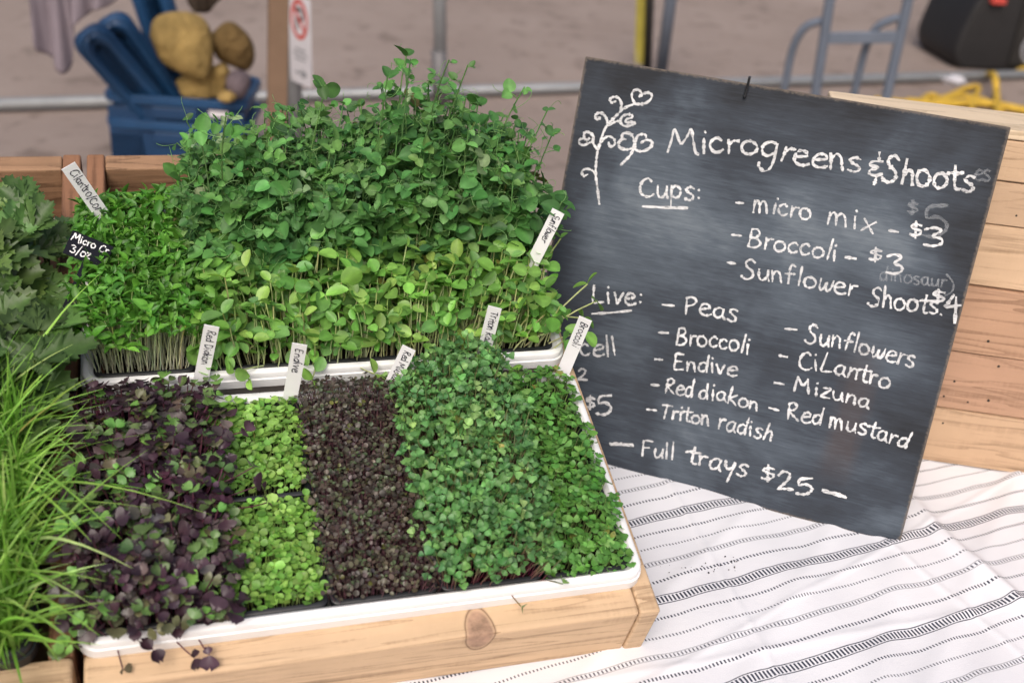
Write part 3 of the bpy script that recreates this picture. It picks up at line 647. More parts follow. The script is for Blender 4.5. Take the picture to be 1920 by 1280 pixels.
# ------------------------------------------------------------------ left crate: grass and celery leaves
def grass():
    lf = Leaves(); P = jitter_grid(-.17, -.046, .004, .262, .0033); N = len(P)
    n, ns = 9, 3; tt = np.linspace(0, 1, n); up = nrm(CUP * .5 + np.array([0, 0, .5]))
    L = np.clip(R.normal(.096, .028, N), .045, .18); az = R.uniform(0, 6.28, N); bend = np.abs(R.normal(.42, .34, N))
    hd = np.column_stack([np.cos(az) - .02, np.sin(az) - .5, np.zeros(N)]); hd /= np.linalg.norm(hd, axis=1)[:, None]
    long = R.random(N) < .03; bend[long] += .45; L[long] *= 1.15
    base = np.column_stack([P, np.full(N, -.02)])
    C = base[:, None] + L[:, None, None] * (up[None, None] * (tt - .42 * np.clip(bend, 0, 1)[:, None] * tt ** 2.2)[..., None] + hd[:, None] * (bend[:, None] * tt ** 1.7)[..., None])
    C[..., 2] = np.where(tt[None] > .3, np.maximum(C[..., 2], .012 + .003 * R.random((N, 1))), C[..., 2])
    T = np.gradient(C, axis=1); T /= np.linalg.norm(T, axis=2, keepdims=True); side = np.cross(T, up[None, None]); side /= np.linalg.norm(side, axis=2, keepdims=True) + 1e-6
    tw = R.uniform(-.7, .7, (N, 1, 1)); nn = np.cross(side, T); side = side * np.cos(tw) + nn * np.sin(tw); nn = np.cross(side, T)
    wd = (.0019 * (1 + .2 * R.standard_normal(N)))[:, None] * np.interp(tt, [0, .2, .6, 1], [.8, 1, .8, .06])[None]
    V = np.stack([C - side * wd[..., None], C - nn * wd[..., None] * .35, C + side * wd[..., None]], 2)
    idx = np.arange(n * ns).reshape(n, ns); q = np.stack([idx[:-1, :-1], idx[:-1, 1:], idx[1:, 1:], idx[1:, :-1]], -1).reshape(-1, 4)
    q = (q[None] + (np.arange(N) * n * ns)[:, None, None]).reshape(-1, 4)
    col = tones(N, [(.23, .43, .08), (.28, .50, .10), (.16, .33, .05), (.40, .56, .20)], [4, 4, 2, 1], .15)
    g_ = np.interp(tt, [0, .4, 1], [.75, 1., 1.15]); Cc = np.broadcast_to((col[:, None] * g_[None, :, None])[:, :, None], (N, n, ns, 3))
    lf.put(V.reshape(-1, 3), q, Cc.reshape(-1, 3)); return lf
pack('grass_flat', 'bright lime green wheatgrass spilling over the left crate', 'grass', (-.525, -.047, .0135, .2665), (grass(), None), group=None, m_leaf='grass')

def celery():
    lf, st = Leaves(), Leaves(); bs, dn, nr, LL, cc = [], [], [], [], []; sp = []
    for i in range(170):
        u, v = R.uniform(-.19, -.035), R.uniform(.26, .515); h = R.uniform(.025, .085) - .15 * max(0, v - .46)
        b0 = np.array([u, v, -.04]); tp = b0 + np.array([R.normal(.0, .015), R.normal(-.005, .02), h + .02])
        tp[0] = min(tp[0], -.03)
        if tp[0] > -.06 and .35 < tp[1] < .48 and tp[2] > .02: tp[2] = .0 + .02 * R.random()
        sp.append(np.array([b0, (b0 + tp) / 2 + R.normal(0, .006, 3), tp])); col = tones(1, [(.075, .14, .036), (.10, .18, .045), (.058, .11, .03), (.14, .22, .065)], [4, 3, 3, 1], .15)[0]
        a0 = R.uniform(0, 6.28); out = np.array([math.cos(a0), math.sin(a0) - .3, R.uniform(.0, .7)])
        for k, da in enumerate((-1.15, -.55, 0, .55, 1.15)):
            c_, s_ = math.cos(da), math.sin(da); d_ = np.array([out[0] * c_ - out[1] * s_, out[0] * s_ + out[1] * c_, out[2] + R.normal(0, .15)])
            bs.append(tp + nrm(d_) * .004); dn.append(d_); nr.append(np.array([0, -.15, 1]) + R.normal(0, .3, 3)); LL.append((.052 if k == 2 else .040 if k in (1, 3) else .028) * R.uniform(.8, 1.15)); cc.append(col * (1 + R.normal(0, .1)))
    lf.leaves(LOBED, np.array(bs), np.array(dn), np.array(nr), np.array(LL), np.array(LL) * .72, np.clip(cc, 0, 1), np.clip(np.array(cc) * 1.5, 0, .9))
    c0 = tones(len(sp), [(.24, .34, .12)], [1]); st.stems(np.array(sp), .0018, c0, c0, 5)
    return lf, st
pack('celery_flat', 'broad toothed olive green celery leaves at the back of the left crate', 'herbs', (-.525, -.047, .29, .62), celery(), group=None)

# ------------------------------------------------------------------ handwriting
G = {
 'M': (1.5, [[(.0, 0), (.12, .8), (.22, 1.55), (.5, .75), (.62, .6), (.85, 1.1), (1.0, 1.6), (1.15, .8), (1.3, .05), (1.45, -.12)]]),
 'K': (1.3, [[(0, 0), (.1, 1.1), (.18, 1.55)], [(.18, 1.5), (.55, .75), (.85, 1.5)], [(.85, 1.5), (.9, .8), (.98, 0)]]),   # plain capital M
 'm': (1.2, [[(.05, 0), (.1, .6), (.12, 1.1)], [(.1, .7), (.3, 1.1), (.45, .85), (.46, 0)], [(.46, .7), (.7, 1.1), (.88, .8), (.95, 0)]]),
 'i': (.42, [[(.15, 1.), (.17, .5), (.2, 0)], [(.17, 1.5), (.21, 1.42)]]),
 'c': (.8, [[(.62, .82), (.42, 1.0), (.15, .75), (.08, .4), (.25, .03), (.5, .03), (.68, .2)]]),
 'r': (.65, [[(.1, 1.), (.14, .5), (.14, 0)], [(.14, .55), (.3, .92), (.58, .95)]]),
 'o': (.9, [[(.5, 1.), (.2, .9), (.07, .5), (.2, .08), (.5, .02), (.75, .3), (.75, .7), (.5, 1.0), (.4, .95)]]),
 'g': (.95, [[(.7, .95), (.4, 1.), (.12, .7), (.15, .25), (.4, .1), (.68, .4), (.72, .95)], [(.72, .95), (.74, .1), (.68, -.6), (.4, -.9), (.1, -.65), (.08, -.4)]]),
 'e': (.85, [[(.1, .5), (.45, .6), (.7, .7), (.6, .98), (.3, .98), (.1, .6), (.12, .2), (.35, 0), (.6, .03), (.8, .15)]]),
 'n': (.85, [[(.08, 1.), (.12, .5), (.12, 0)], [(.12, .6), (.35, 1.0), (.58, .8), (.64, .3), (.7, 0)]]),
 's': (.75, [[(.6, .95), (.35, 1.05), (.12, .82), (.3, .58), (.55, .42), (.6, .15), (.38, -.03), (.08, .08)]]),
 '&': (.9, [[(.5, 2.1), (.48, 1.55)], [(.62, 1.45), (.25, 1.45), (.12, 1.2), (.45, 1.0), (.15, .85), (.1, .6), (.3, .45), (.6, .55)], [(.38, .45), (.34, .1), (.28, -.2)]]),
 'S': (1.0, [[(.82, 1.5), (.55, 1.75), (.25, 1.45), (.35, 1.05), (.68, .75), (.75, .3), (.45, -.02), (.1, .1), (.04, .25)]]),
 'h': (.85, [[(.15, 1.75), (.15, .9), (.13, 0)], [(.14, .6), (.38, 1.), (.6, .8), (.64, .35), (.7, 0)]]),
 't': (.7, [[(.35, 1.6), (.33, .8), (.35, .2), (.5, .02), (.66, .08)], [(-.14, .96), (.1, 1.1), (.4, 1.08), (.78, 1.18)]]),
 'C': (1.05, [[(.85, 1.35), (.65, 1.6), (.3, 1.35), (.1, .8), (.15, .25), (.45, 0), (.75, .05), (.95, .25)]]),
 'u': (.9, [[(.1, 1.), (.12, .4), (.28, .03), (.5, .1), (.66, .5), (.68, 1.)], [(.68, 1.), (.7, .4), (.8, 0)]]),
 'p': (.9, [[(.14, 1.), (.12, .2), (.1, -.85)], [(.13, .7), (.4, 1.02), (.7, .75), (.65, .25), (.4, .03), (.14, .2)]]),
 ':': (.5, [[(.2, .85), (.25, .8)], [(.2, .22), (.25, .16)]]),
 '-': (.8, [[(.05, .55), (.6, .5)]]),
 'x': (.85, [[(.1, 1.), (.4, .5), (.72, 0)], [(.7, 1.), (.4, .5), (.12, -.02)]]),
 '$': (.95, [[(.72, 1.15), (.4, 1.3), (.15, 1.05), (.4, .78), (.68, .55), (.6, .22), (.3, .12), (.08, .25)], [(.42, 1.6), (.4, .7), (.38, -.15)]]),
 '3': (.95, [[(.1, 1.35), (.45, 1.5), (.72, 1.25), (.4, .8), (.72, .55), (.72, .15), (.4, -.05), (.06, .08)]]),
 'B': (1.05, [[(.15, 1.6), (.14, .8), (.1, 0)], [(.15, 1.6), (.5, 1.65), (.7, 1.3), (.5, .95), (.15, .85), (.6, .8), (.85, .4), (.55, .02), (.1, 0)]]),
 'l': (.45, [[(.2, 1.85), (.2, .9), (.2, 0)]]),
 'f': (.75, [[(.65, 1.6), (.45, 1.75), (.32, 1.4), (.3, .7), (.28, 0)], [(.05, .85), (.35, .9), (.65, .92)]]),
 'w': (1.1, [[(.08, 1.), (.15, .3), (.3, .02), (.48, .4), (.52, .8), (.56, .3), (.72, .02), (.9, .4), (.95, 1.)]]),
 'L': (.95, [[(.15, 1.65), (.12, .8), (.1, .05), (.45, .05), (.8, .12)]]),
 'v': (.8, [[(.08, 1.), (.22, .5), (.36, .02), (.5, .5), (.68, 1.)]]),
 'P': (.95, [[(.15, 1.55), (.13, .8), (.1, 0)], [(.1, 1.45), (.45, 1.6), (.75, 1.35), (.6, .95), (.15, .75)]]),
 'a': (.9, [[(.65, .9), (.4, 1.), (.12, .7), (.12, .25), (.35, .02), (.6, .3), (.67, .95)], [(.66, .9), (.66, .3), (.85, .0)]]),
 'E': (.95, [[(.75, 1.5), (.2, 1.5), (.15, .8), (.12, .05), (.75, .08)], [(.16, .8), (.62, .82)]]),
 'd': (.95, [[(.65, .85), (.4, 1.), (.12, .7), (.12, .2), (.35, .02), (.6, .25), (.67, .8)], [(.72, 1.8), (.69, .9), (.72, 0)]]),
 'R': (1.05, [[(.15, 1.55), (.13, .8), (.1, 0)], [(.08, 1.4), (.45, 1.65), (.75, 1.35), (.5, .95), (.18, .8), (.5, .4), (.9, 0)]]),
 'k': (.85, [[(.13, 1.8), (.12, .9), (.1, 0)], [(.65, 1.05), (.15, .5), (.45, .3), (.75, -.02)]]),
 'T': (1., [[(.02, 1.5), (.45, 1.52), (.9, 1.5)], [(.45, 1.5), (.42, .8), (.4, 0)]]),
 'y': (.85, [[(.1, 1.), (.18, .5), (.38, .3), (.6, .6), (.68, 1.)], [(.7, 1.), (.62, .2), (.5, -.85)]]),
 'F': (.9, [[(.12, 1.55), (.12, .8), (.1, 0)], [(.1, 1.5), (.45, 1.6), (.85, 1.55)], [(.13, .85), (.6, .9)]]),
 '2': (.95, [[(.1, 1.25), (.35, 1.6), (.68, 1.4), (.6, .9), (.3, .4), (.05, .05), (.4, .1), (.85, .02)]]),
 '5': (.95, [[(.8, 1.6), (.25, 1.5), (.18, .95), (.5, 1.), (.78, .65), (.7, .2), (.4, -.03), (.05, .08)]]),
 '4': (.95, [[(.5, 1.55), (.2, 1.0), (.08, .75), (.5, .8), (.85, .85)], [(.62, 1.4), (.6, .6), (.55, -.35)]]),
 '.': (.4, [[(.15, .08), (.22, .03)]]),
 'z': (.8, [[(.1, .95), (.62, .98), (.35, .5), (.1, .05), (.68, .02)]]),
 '/': (.6, [[(.55, 1.7), (.3, .7), (.05, -.3)]]),
 'D': (1., [[(.15, 1.5), (.12, .8), (.1, 0)], [(.1, 1.5), (.6, 1.4), (.85, .8), (.6, .15), (.1, 0)]]),
 ' ': (.6, []), '(': (.5, [[(.4, 1.7), (.12, 1.), (.15, .3), (.4, -.2)]]), ')': (.5, [[(.1, 1.7), (.42, 1.), (.36, .3), (.05, -.3)]]),
}
class Ink:
    """strokes laid on a plane as thin raised ribbons; lay(x, y) gives plane coordinates in metres"""
    def __init__(s): s.mb = MB(); s.k = 0
    def stroke(s, P, wd, rough=.30, smooth=5, close=False):
        P = spline(P, smooth) if smooth else np.asarray(P, float)
        T = np.gradient(P, axis=0); T /= np.linalg.norm(T, axis=1)[:, None] + 1e-9; Nn = np.stack([-T[:, 1], T[:, 0]], 1)
        wv = .5 * wd * (1 + rough * R.standard_normal(len(P))); wv[0] *= .75; wv[-1] *= .7
        P = P.copy(); P[0] -= T[0] * wd * .3; P[-1] += T[-1] * wd * .3
        s.k += 1; h = .00022 + .00002 * (s.k % 40) + np.linspace(0, .00002, len(P))
        A, B = P + Nn * wv[:, None], P - Nn * wv[:, None]
        V = np.empty((2 * len(P), 3)); V[0::2, 0] = A[:, 0]; V[0::2, 2] = A[:, 1]; V[1::2, 0] = B[:, 0]; V[1::2, 2] = B[:, 1]; V[0::2, 1] = -h; V[1::2, 1] = -h
        s.mb.add(V, [(2 * i, 2 * i + 1, 2 * i + 3, 2 * i + 2) for i in range(len(P) - 1)])
    def word(s, text, line, xh, wd, lay, jit=.05, slant=.0):
        """line: baseline points in picture-like coordinates (y down); xh: x height in the same units"""
        L = spline(line, 12) if len(line) > 2 else np.array([np.array(line[0]) + (np.array(line[1]) - np.array(line[0])) * q for q in np.linspace(0, 1, 25)], float)
        sg = np.r_[0, np.cumsum(np.linalg.norm(np.diff(L, axis=0), axis=1))]; tot = sum(G[c][0] for c in text); k = sg[-1] / tot; pos = 0.
        for c in text:
            adv, ss_ = G[c]; dy = R.normal(0, jit * .6); ro = R.normal(0, jit); sc_ = 1 + R.normal(0, jit)
            for st_ in ss_:
                out = []
                for x, y in st_:
                    y = (y + dy) * sc_; x = x + y * (slant + ro)
                    d_ = (pos + x) * k; bx, by_ = np.interp(d_, sg, L[:, 0]), np.interp(d_, sg, L[:, 1])
                    e_ = nrm(L[-1] - L[-2]) * max(d_ - sg[-1], 0) + nrm(L[1] - L[0]) * min(d_, 0); bx += e_[0]; by_ += e_[1]; dc = min(max(d_, 1), sg[-1] - 1)
                    a = np.array([np.interp(dc + 1, sg, L[:, i]) - np.interp(dc - 1, sg, L[:, i]) for i in (0, 1)]); a = nrm(a)
                    out.append(lay((bx + a[1] * y * xh, by_ - a[0] * y * xh)))
                s.stroke(out, wd, smooth=4)
            pos += adv
    def build(s, name, m, parent): return s.mb.build(name, m, parent)

# ------------------------------------------------------------------ chalkboard
cb = thing('chalkboard', BM, 'black chalkboard price list leaning beside the microgreens', 'chalkboard')
mb = MB(); mb.box(0, BW, 0, .006, 0, BH); o = mb.build('panel', [M['board'], M['boardedge']], cb); bevel(o, .0012, 2)
for p in o.data.polygons: p.material_index = 0 if p.normal.y < -.9 else 1
def line(items, m='chalk', name='chalk_lettering'):
    ink = Ink()
    for it in items:
        if it[0] == 'w': ink.word(it[1], it[2], it[3], (it[4] * .88 if len(it) > 4 else 3.8) / 1480, bpx)
        elif it[0] == 'r': # loose strokes in picture units
            for P in it[1]: ink.stroke([bpx(p) for p in P], it[2] / 1480)
        elif it[0] == 'b': # one glyph fitted in a box x0,y0,x1,y1
            ch, (x0, y0, x1, y1), wd = it[1:4]; pts = [p for s_ in G[ch][1] for p in s_]; xs, ys = [p[0] for p in pts], [p[1] for p in pts]
            sl = .13 * (x1 - x0)
            for s_ in G[ch][1]:
                ink.stroke([bpx((x0 + (x - min(xs)) / (max(xs) - min(xs) + 1e-6) * (x1 - x0), y1 - (y - min(ys)) / (max(ys) - min(ys)) * (y1 - y0))) for x, y in s_], wd / 1480, smooth=4)
    return ink.build(name, M[m], cb)
z2 = lambda P: [(1050 + x / 4.267, 100 + y / 4.267) for x, y in P]
line([('r', [z2(P) for P in (
    [(315, 1205), (300, 1080), (285, 960), (290, 870), (300, 790), (320, 720), (345, 640), (375, 580), (420, 530), (470, 480), (500, 450), (545, 425), (600, 405)],
    [(600, 405), (575, 350), (585, 305), (625, 292), (655, 325), (635, 348)], [(650, 332), (700, 315), (735, 335), (720, 375), (670, 405), (600, 407)],
    [(488, 450), (492, 405), (470, 360), (430, 350), (400, 370), (415, 395), (445, 385)], [(380, 575), (375, 530), (345, 485), (305, 478), (283, 505), (300, 530), (322, 515)],
    [(390, 575), (440, 550), (480, 540)], [(480, 545), (500, 505), (540, 490), (575, 495), (575, 515), (530, 530), (535, 555), (575, 550), (600, 560), (560, 580), (510, 580), (480, 550)],
    [(300, 770), (275, 735), (265, 710), (265, 660), (225, 630), (195, 640), (195, 675), (215, 695), (235, 680)], [(200, 680), (160, 690), (155, 720), (190, 735), (240, 715), (265, 705)],
    [(330, 710), (355, 680), (395, 665), (435, 690), (435, 735), (400, 745), (390, 715)],
    [(590, 760), (590, 690), (570, 650), (530, 637), (500, 650), (500, 680), (525, 690)], [(500, 685), (470, 715), (480, 755), (530, 770), (580, 760)],
    [(600, 760), (605, 700), (630, 655), (680, 650), (690, 675)], [(650, 715), (690, 695), (735, 705), (730, 745), (690, 775), (640, 785), (600, 770)],
    [(590, 762), (560, 820), (520, 860), (485, 895)], [(290, 970), (255, 935), (205, 925), (175, 950), (190, 980), (220, 970)])], 4.6)], name='chalk_drawing')
line([('w', 'Microgreens', [(1252, 285), (1404, 290), (1500, 308), (1616, 323)], 27, 5.2), ('b', '&', (1630, 286, 1655, 346), 4.6), ('w', 'Shoots', [(1652, 339), (1720, 349), (1828, 359)], 27, 6)])
line([('w', 'Cups:', [(1198, 367), (1277, 373), (1318, 377)], 22, 4.6), ('r', [[(1205, 387), (1245, 389), (1289, 390)]], 4)])
line([('r', [[(1380, 380), (1394, 381)]], 4), ('w', 'micro', [(1411, 398), (1455, 402), (1522, 414)], 20), ('w', 'mix', [(1550, 420), (1600, 428), (1641, 440)], 22),
      ('r', [[(1667, 432), (1684, 435)]], 4), ('b', '$', (1706, 415, 1728, 446), 4), ('b', '3', (1732, 427, 1765, 461), 4.6)])
line([('r', [[(1372, 440), (1390, 442)]], 4), ('w', 'Broccoli', [(1400, 462), (1455, 470), (1490, 475), (1570, 490)], 20), ('r', [[(1585, 482), (1605, 485)]], 4), ('b', '$', (1630, 464, 1653, 491), 4), ('b', '3', (1662, 477, 1690, 513), 4.6)])
line([('r', [[(1364, 492), (1379, 494)]], 4), ('w', 'Sunflower', [(1389, 520), (1446, 527), (1508, 536), (1544, 545), (1606, 556)], 20), ('w', 'Shoots.', [(1626, 571), (1684, 579), (1770, 592)], 21, 4.4), ('b', '$', (1747, 542, 1771, 569), 4.4), ('b', '4', (1773, 553, 1801, 605), 4.8)])
line([('w', 'Live:', [(1109, 568), (1178, 571), (1208, 571)], 21, 4.6), ('r', [[(1110, 588), (1145, 586), (1184, 582)]], 4)])
line([('r', [[(1242, 571), (1264, 573)]], 4), ('w', 'Peas', [(1283, 589), (1325, 592), (1350, 596), (1382, 605)], 21)])
line([('r', [[(1235, 623), (1253, 624)]], 4), ('w', 'Broccoli', [(1266, 645), (1325, 649), (1375, 657), (1406, 664)], 19)])
line([('r', [[(1228, 673), (1242, 674)]], 4), ('w', 'Endive', [(1262, 692), (1300, 695), (1340, 699), (1382, 706)], 18)])
line([('r', [[(1221, 721), (1236, 722)]], 4), ('w', 'Red', [(1246, 736), (1301, 744)], 18), ('w', 'diakon', [(1309, 747), (1350, 752), (1422, 771)], 17)])
line([('r', [[(1213, 767), (1231, 769)]], 4), ('w', 'Triton', [(1237, 782), (1290, 790), (1331, 798)], 17), ('w', 'radish', [(1344, 803), (1390, 812), (1448, 827)], 18)])
line([('r', [[(1472, 616), (1494, 618)]], 4), ('w', 'Sunflowers', [(1508, 641), (1570, 652), (1630, 667), (1714, 690)], 20)])
line([('r', [[(1461, 666), (1476, 669)]], 4), ('w', 'CiLantro', [(1496, 690), (1550, 698), (1600, 710), (1668, 730)], 20)])
line([('r', [[(1452, 717), (1470, 720)]], 4), ('w', 'Kizuna', [(1489, 733), (1540, 743), (1590, 755), (1630, 767)], 17)])
line([('r', [[(1442, 764), (1460, 769)]], 4), ('w', 'Red', [(1475, 785), (1543, 797)], 19), ('w', 'mustard', [(1554, 800), (1620, 815), (1703, 841)], 18)])
line([('w', 'cell', [(1087, 667), (1130, 667), (1160, 665)], 20, 4.4)]); line([('b', '2', (1084, 691, 1101, 712), 4)]); line([('b', '$', (1098, 741, 1115, 767), 4.4)]); line([('b', '5', (1118, 741, 1146, 777), 4.8)])
line([('r', [[(1144, 831), (1165, 832), (1187, 835)], [(1146, 833), (1186, 833)]], 5), ('w', 'Full', [(1202, 854), (1266, 861)], 18, 4.6), ('w', 'trays', [(1286, 866), (1332, 877), (1400, 895)], 20, 5), ('b', '$', (1428, 871, 1452, 902), 4.4), ('b', '2', (1458, 883, 1487, 917), 4.8), ('b', '5', (1493, 896, 1523, 926), 4.8),
      ('r', [[(1543, 918), (1565, 924), (1586, 932)], [(1545, 921), (1584, 930)]], 6)])
for items in ([('w', 'es', [(1826, 337), (1858, 339)], 19, 4)], [('b', '5', (1730, 385, 1776, 444), 6)], [('b', '$', (1702, 376, 1720, 402), 5)], [('w', 'dinosaur', [(1648, 524), (1710, 531), (1775, 539)], 14, 3.6), ('r', [[(1775, 514), (1787, 530), (1785, 546), (1771, 555)]], 3.2)]):
    line(items, 'ghost', 'rubbed_out_lettering')
# black wire tie through the top edge
ink = MB(); a, b_ = bpx((1408, 145)), bpx((1396, 184)); ink.tube(spline([(a[0], -.012, a[1]), ((a[0] + b_[0]) / 2, -.0055, (a[1] + b_[1]) / 2), (b_[0], -.003, b_[1])], 6), [.0016] * 12 + [.0022], 8)
ink.build('wire_tie', M['black'], cb, True)

# ------------------------------------------------------------------ white plant labels
def stake(px_top, px_bot, text, label, wd=.0155, v_at=None, lean_w=0., lpx=1., start=.06, span=.62, m='tag', sink=.03, w_bot=-.004, dv=0., xh=.0052):
    """a flat label pushed into a pot: px_top / px_bot = middle of its upper end and the point where it meets the rim"""
    q0 = cw(px_bot, w_bot); q1 = cv(px_top, q0[1] + dv)
    ax = nrm(q1 - q0); L = np.linalg.norm(q1 - q0)
    look = nrm(CR.T @ (CO + CR @ q0 - EYE)); side = nrm(np.cross(look, ax)) ; side = nrm(side + np.array([.0, 0, 0])); nf = nrm(np.cross(side, ax))
    if nf @ look > 0: nf = -nf
    side = np.cross(ax, nf); 
    Rm = CR @ np.column_stack([side, -nf, ax]); t_ = thing('plant_label', frame(Rm, CO + CR @ (q0 - ax * sink)), label, 'plant label', 'white handwritten plant labels')
    LL = L + sink
    mb = MB(); n = 8
    V = []
    for k in range(n + 1):
        z = LL * k / n; bow = .002 * math.sin(math.pi * k / n)
        V += [(-wd / 2, bow, z), (wd / 2, bow, z), (wd / 2, bow + .0006, z), (-wd / 2, bow + .0006, z)]
    Fc = [(4 * k + i, 4 * k + (i + 1) % 4, 4 * k + 4 + (i + 1) % 4, 4 * k + 4 + i) for k in range(n) for i in range(4)] + [(0, 3, 2, 1), tuple(4 * n + i for i in (0, 1, 2, 3))]
    mb.add(V, Fc); mb.build('blade', M[m], t_)
    # lettering reads downward along the blade
    ink = Ink(); x0 = LL * (1 - start)
    ink.word(text, [(0, 0), (span * L * 1000, 0)], xh * 1000, .00075, lambda p: (p[1] * -.001 * -1 * -1 + 0, 0)) if False else None
    def lay(p):   # p in mm: x runs down the blade, y (down) runs to the left across it
        return (-p[1] / 1000. - xh * .55, x0 - p[0] / 1000.)
    ink.word(text, [(0, 0), (span * L * 1000, 0)], xh * 1000, .0010, lay, .08)
    o = ink.build('lettering', M['ink'], t_)
    co = np.empty(len(o.data.vertices) * 3); o.data.vertices.foreach_get('co', co); co = co.reshape(-1, 3); co[:, 1] += .002 * np.sin(np.pi * np.clip(co[:, 2] / LL, 0, 1)) - .0002; o.data.vertices.foreach_set('co', co.ravel())
    return t_
stake((397, 611), (376, 716), 'Red Diakon', 'white label reading Red Diakon standing behind the purple radish sprouts')
stake((562, 645), (543, 752), 'Endive', 'white label reading Endive standing behind the lime green pack', span=.42)
stake((767, 652), (728, 732), 'Red Mustard', 'white label reading Red Mustard half hidden behind the tall green sprouts', span=.8)
stake((928, 576), (901, 684), 'Triton Radish', 'white label reading Triton Radish leaning against the back tray rim', span=.7)
stake((1098, 597), (1060, 688), 'Broccoli', 'white label reading Broccoli at the right corner between the two trays', span=.5)
stake((1047, 396), (1012, 466), 'Sunflower', 'white label reading Sunflower at the right end of the pea shoots', w_bot=.08, sink=.10, start=.03, span=.75)
stake((128, 311), (190, 400), 'Cilantro/Cor', 'white label reading Cilantro tilted left over the gap between the crates', w_bot=.05, sink=.07, start=.05, span=.85, xh=.0056, wd=.0165)
# small black card with white writing
q0 = cw((165, 470), .03); cd = thing('price_card', frame(CR @ rz(-.12) @ rx(math.radians(-50)) @ ry(.36), CO + CR @ (cw((117, 474), .068))), 'small black price card with white writing among the celery leaves', 'price card')
mb = MB(); mb.box(0, .046, 0, .002, 0, .027); bevel(mb.build('card', M['tagblack'], cd), .0006)
ink = Ink(); ink.word('Micro Cr', [(2.5, -17), (43.5, -17)], 4.8, .0012, lambda p: (p[0] / 1000., -p[1] / 1000.)); ink.word('3/oz', [(6, -4.5), (29, -4.5)], 5.4, .0013, lambda p: (p[0] / 1000., -p[1] / 1000.)); ink.build('lettering', M['chalkpen'], cd)
mb = MB(); mb.box(.022, .030, .0025, .004, -.07, .02); mb.build('stake', M['tagblack'], cd)

# ------------------------------------------------------------------ upright plank crate on the right
a, b_ = on_z((1730, 867), 0), on_z((1920, 895), 0); d = nrm((b_ - a) * np.array([1, 1, 0])); nb = np.array([d[1], -d[0], 0])     # nb faces the viewer
a = a + np.array([0, 0, .004])
def pk(px): q = onplane(px, a, nb) - a; return q @ d, q[2]
PR = np.column_stack([d, -nb, [0, 0, 1.]]); pc = thing('wooden_crate', frame(PR, a), 'upright crate of pale pine planks standing behind the chalkboard', 'crate')
hs = [0.0005, pk((1920, 787))[1], pk((1920, 677))[1], pk((1920, 550))[1], pk((1920, 429))[1], pk((1920, 346))[1], pk((1920, 246))[1]]
PX1 = .62
top = hs[6] - .012
DP = float((on_z((1920, 213), top + .016) - a) @ -nb)
PX0 = float((on_z((1556, 179), top + .016) - a) @ d)
for k in range(6):
    lo, hi = hs[k] + .0012, hs[k + 1] - (.0008 if k < 5 else .0135); off = (.0, .002, .0005, .003, .001, .0)[k]
    mb = MB(); mb.box(PX0, PX1, off, .018, lo, hi)
    for (kx, ky) in {1: [(1873, 688), (1790, 716), (1770, 744), (1815, 755), (1854, 752)], 4: [(1906, 405)], 0: [(1768, 793)], 2: [(1853, 640)]}.get(k, []):
        x, z = pk((kx, ky)); z = min(max(z, lo + .004), hi - .004); mb.disc((x, off, z), (0, 1, 0), R.uniform(.0013, .0022), .0006, 7, 1)
    bevel(mb.build('plank', [M['plank%d' % (5 - k)], M['rubber']], pc), .002)
for x in (PX0, PX1 - .02):
    mb = MB(); mb.box(x, x + .02, .0185, DP - .019, .0005, top - .001); bevel(mb.build('end_board', M['plank2'], pc), .002)
mb = MB(); mb.box(PX0 + .0, PX1 - .0, DP - .018, DP - .001, .0005, top - .001); mb.build('back_board', M['plank1'], pc)
mb = MB(); mb.box(PX0 + .0005, PX1 - .0005, -.0012, DP + .001, top, top + .012); bevel(mb.build('top_slat', M['plank_top'], pc), .002)

# ------------------------------------------------------------------ background: barrier, poles
def straight(p0, p1): return [np.asarray(p0, float), np.asarray(p1, float)]
fa, fb = np.array([-4.5, 3.71, GZ + .035]), np.array([6.5, 8.56, GZ + .035])
fr = thing('barrier_fence', (0, 5.56, GZ), 'grey metal barrier frame lying along the pavement behind the stall', 'barrier')
sh = np.array([0, 5.56, GZ])
mb = MB(); mb.tube(straight(fa - sh, fb - sh), .028, 12); mb.build('base_rail', M['steel'], fr, True)
p0 = onplane((826, 196), fa, (0, 0, 1)); y0 = p0[1]; p1 = on_y((822, -260), y0); pm = on_y((823, 95), y0)
mb = MB(); mb.tube(straight(p0 - sh, p1 - sh), .030, 12); mb.build('post', M['steel'], fr, True)
mb = MB(); mb.tube(straight(p0 - sh, pm - sh), .037, 12); mb.build('post_sleeve', M['steeldark'], fr, True)
yp = 6.9; a_, b2 = on_z((1214, 150), GZ), None; yp = a_[1]
t_ = thing('striped_pole', a_, 'upright pole with yellow left half and black right half', 'pole')
def rel(px): return on_y(px, yp) - a_
mb = MB(); q0, q1 = rel((1200, 118)), rel((1210, -220)); mb.tube(straight(q0, q1), .030, 4); mb.build('yellow_bar', M['yellowpaint'], t_)
mb = MB(); q0, q1 = rel((1212, 152)), rel((1226, -220)); mb.tube(straight(q0, q1), .026, 10); mb.build('black_pole', M['rubber'], t_, True)
mb = MB(); q0, q1 = rel((1198, 118)), rel((1199, 92)); mb.tube(straight(q0, q1), .018, 8); mb.build('white_tip', M['paper'], t_)
a_ = on_z((1236, 160), GZ); t2 = MB(); t2.tube(straight((0, 0, 0), on_y((1282, -180), a_[1] - .2) - a_), .032, 12); o = t2.build('leaning_pole', M['truck'], None, True); o.location = Vector(a_)
tag(o, 'thin grey pole leaning beside the yellow and black pole', 'pole')

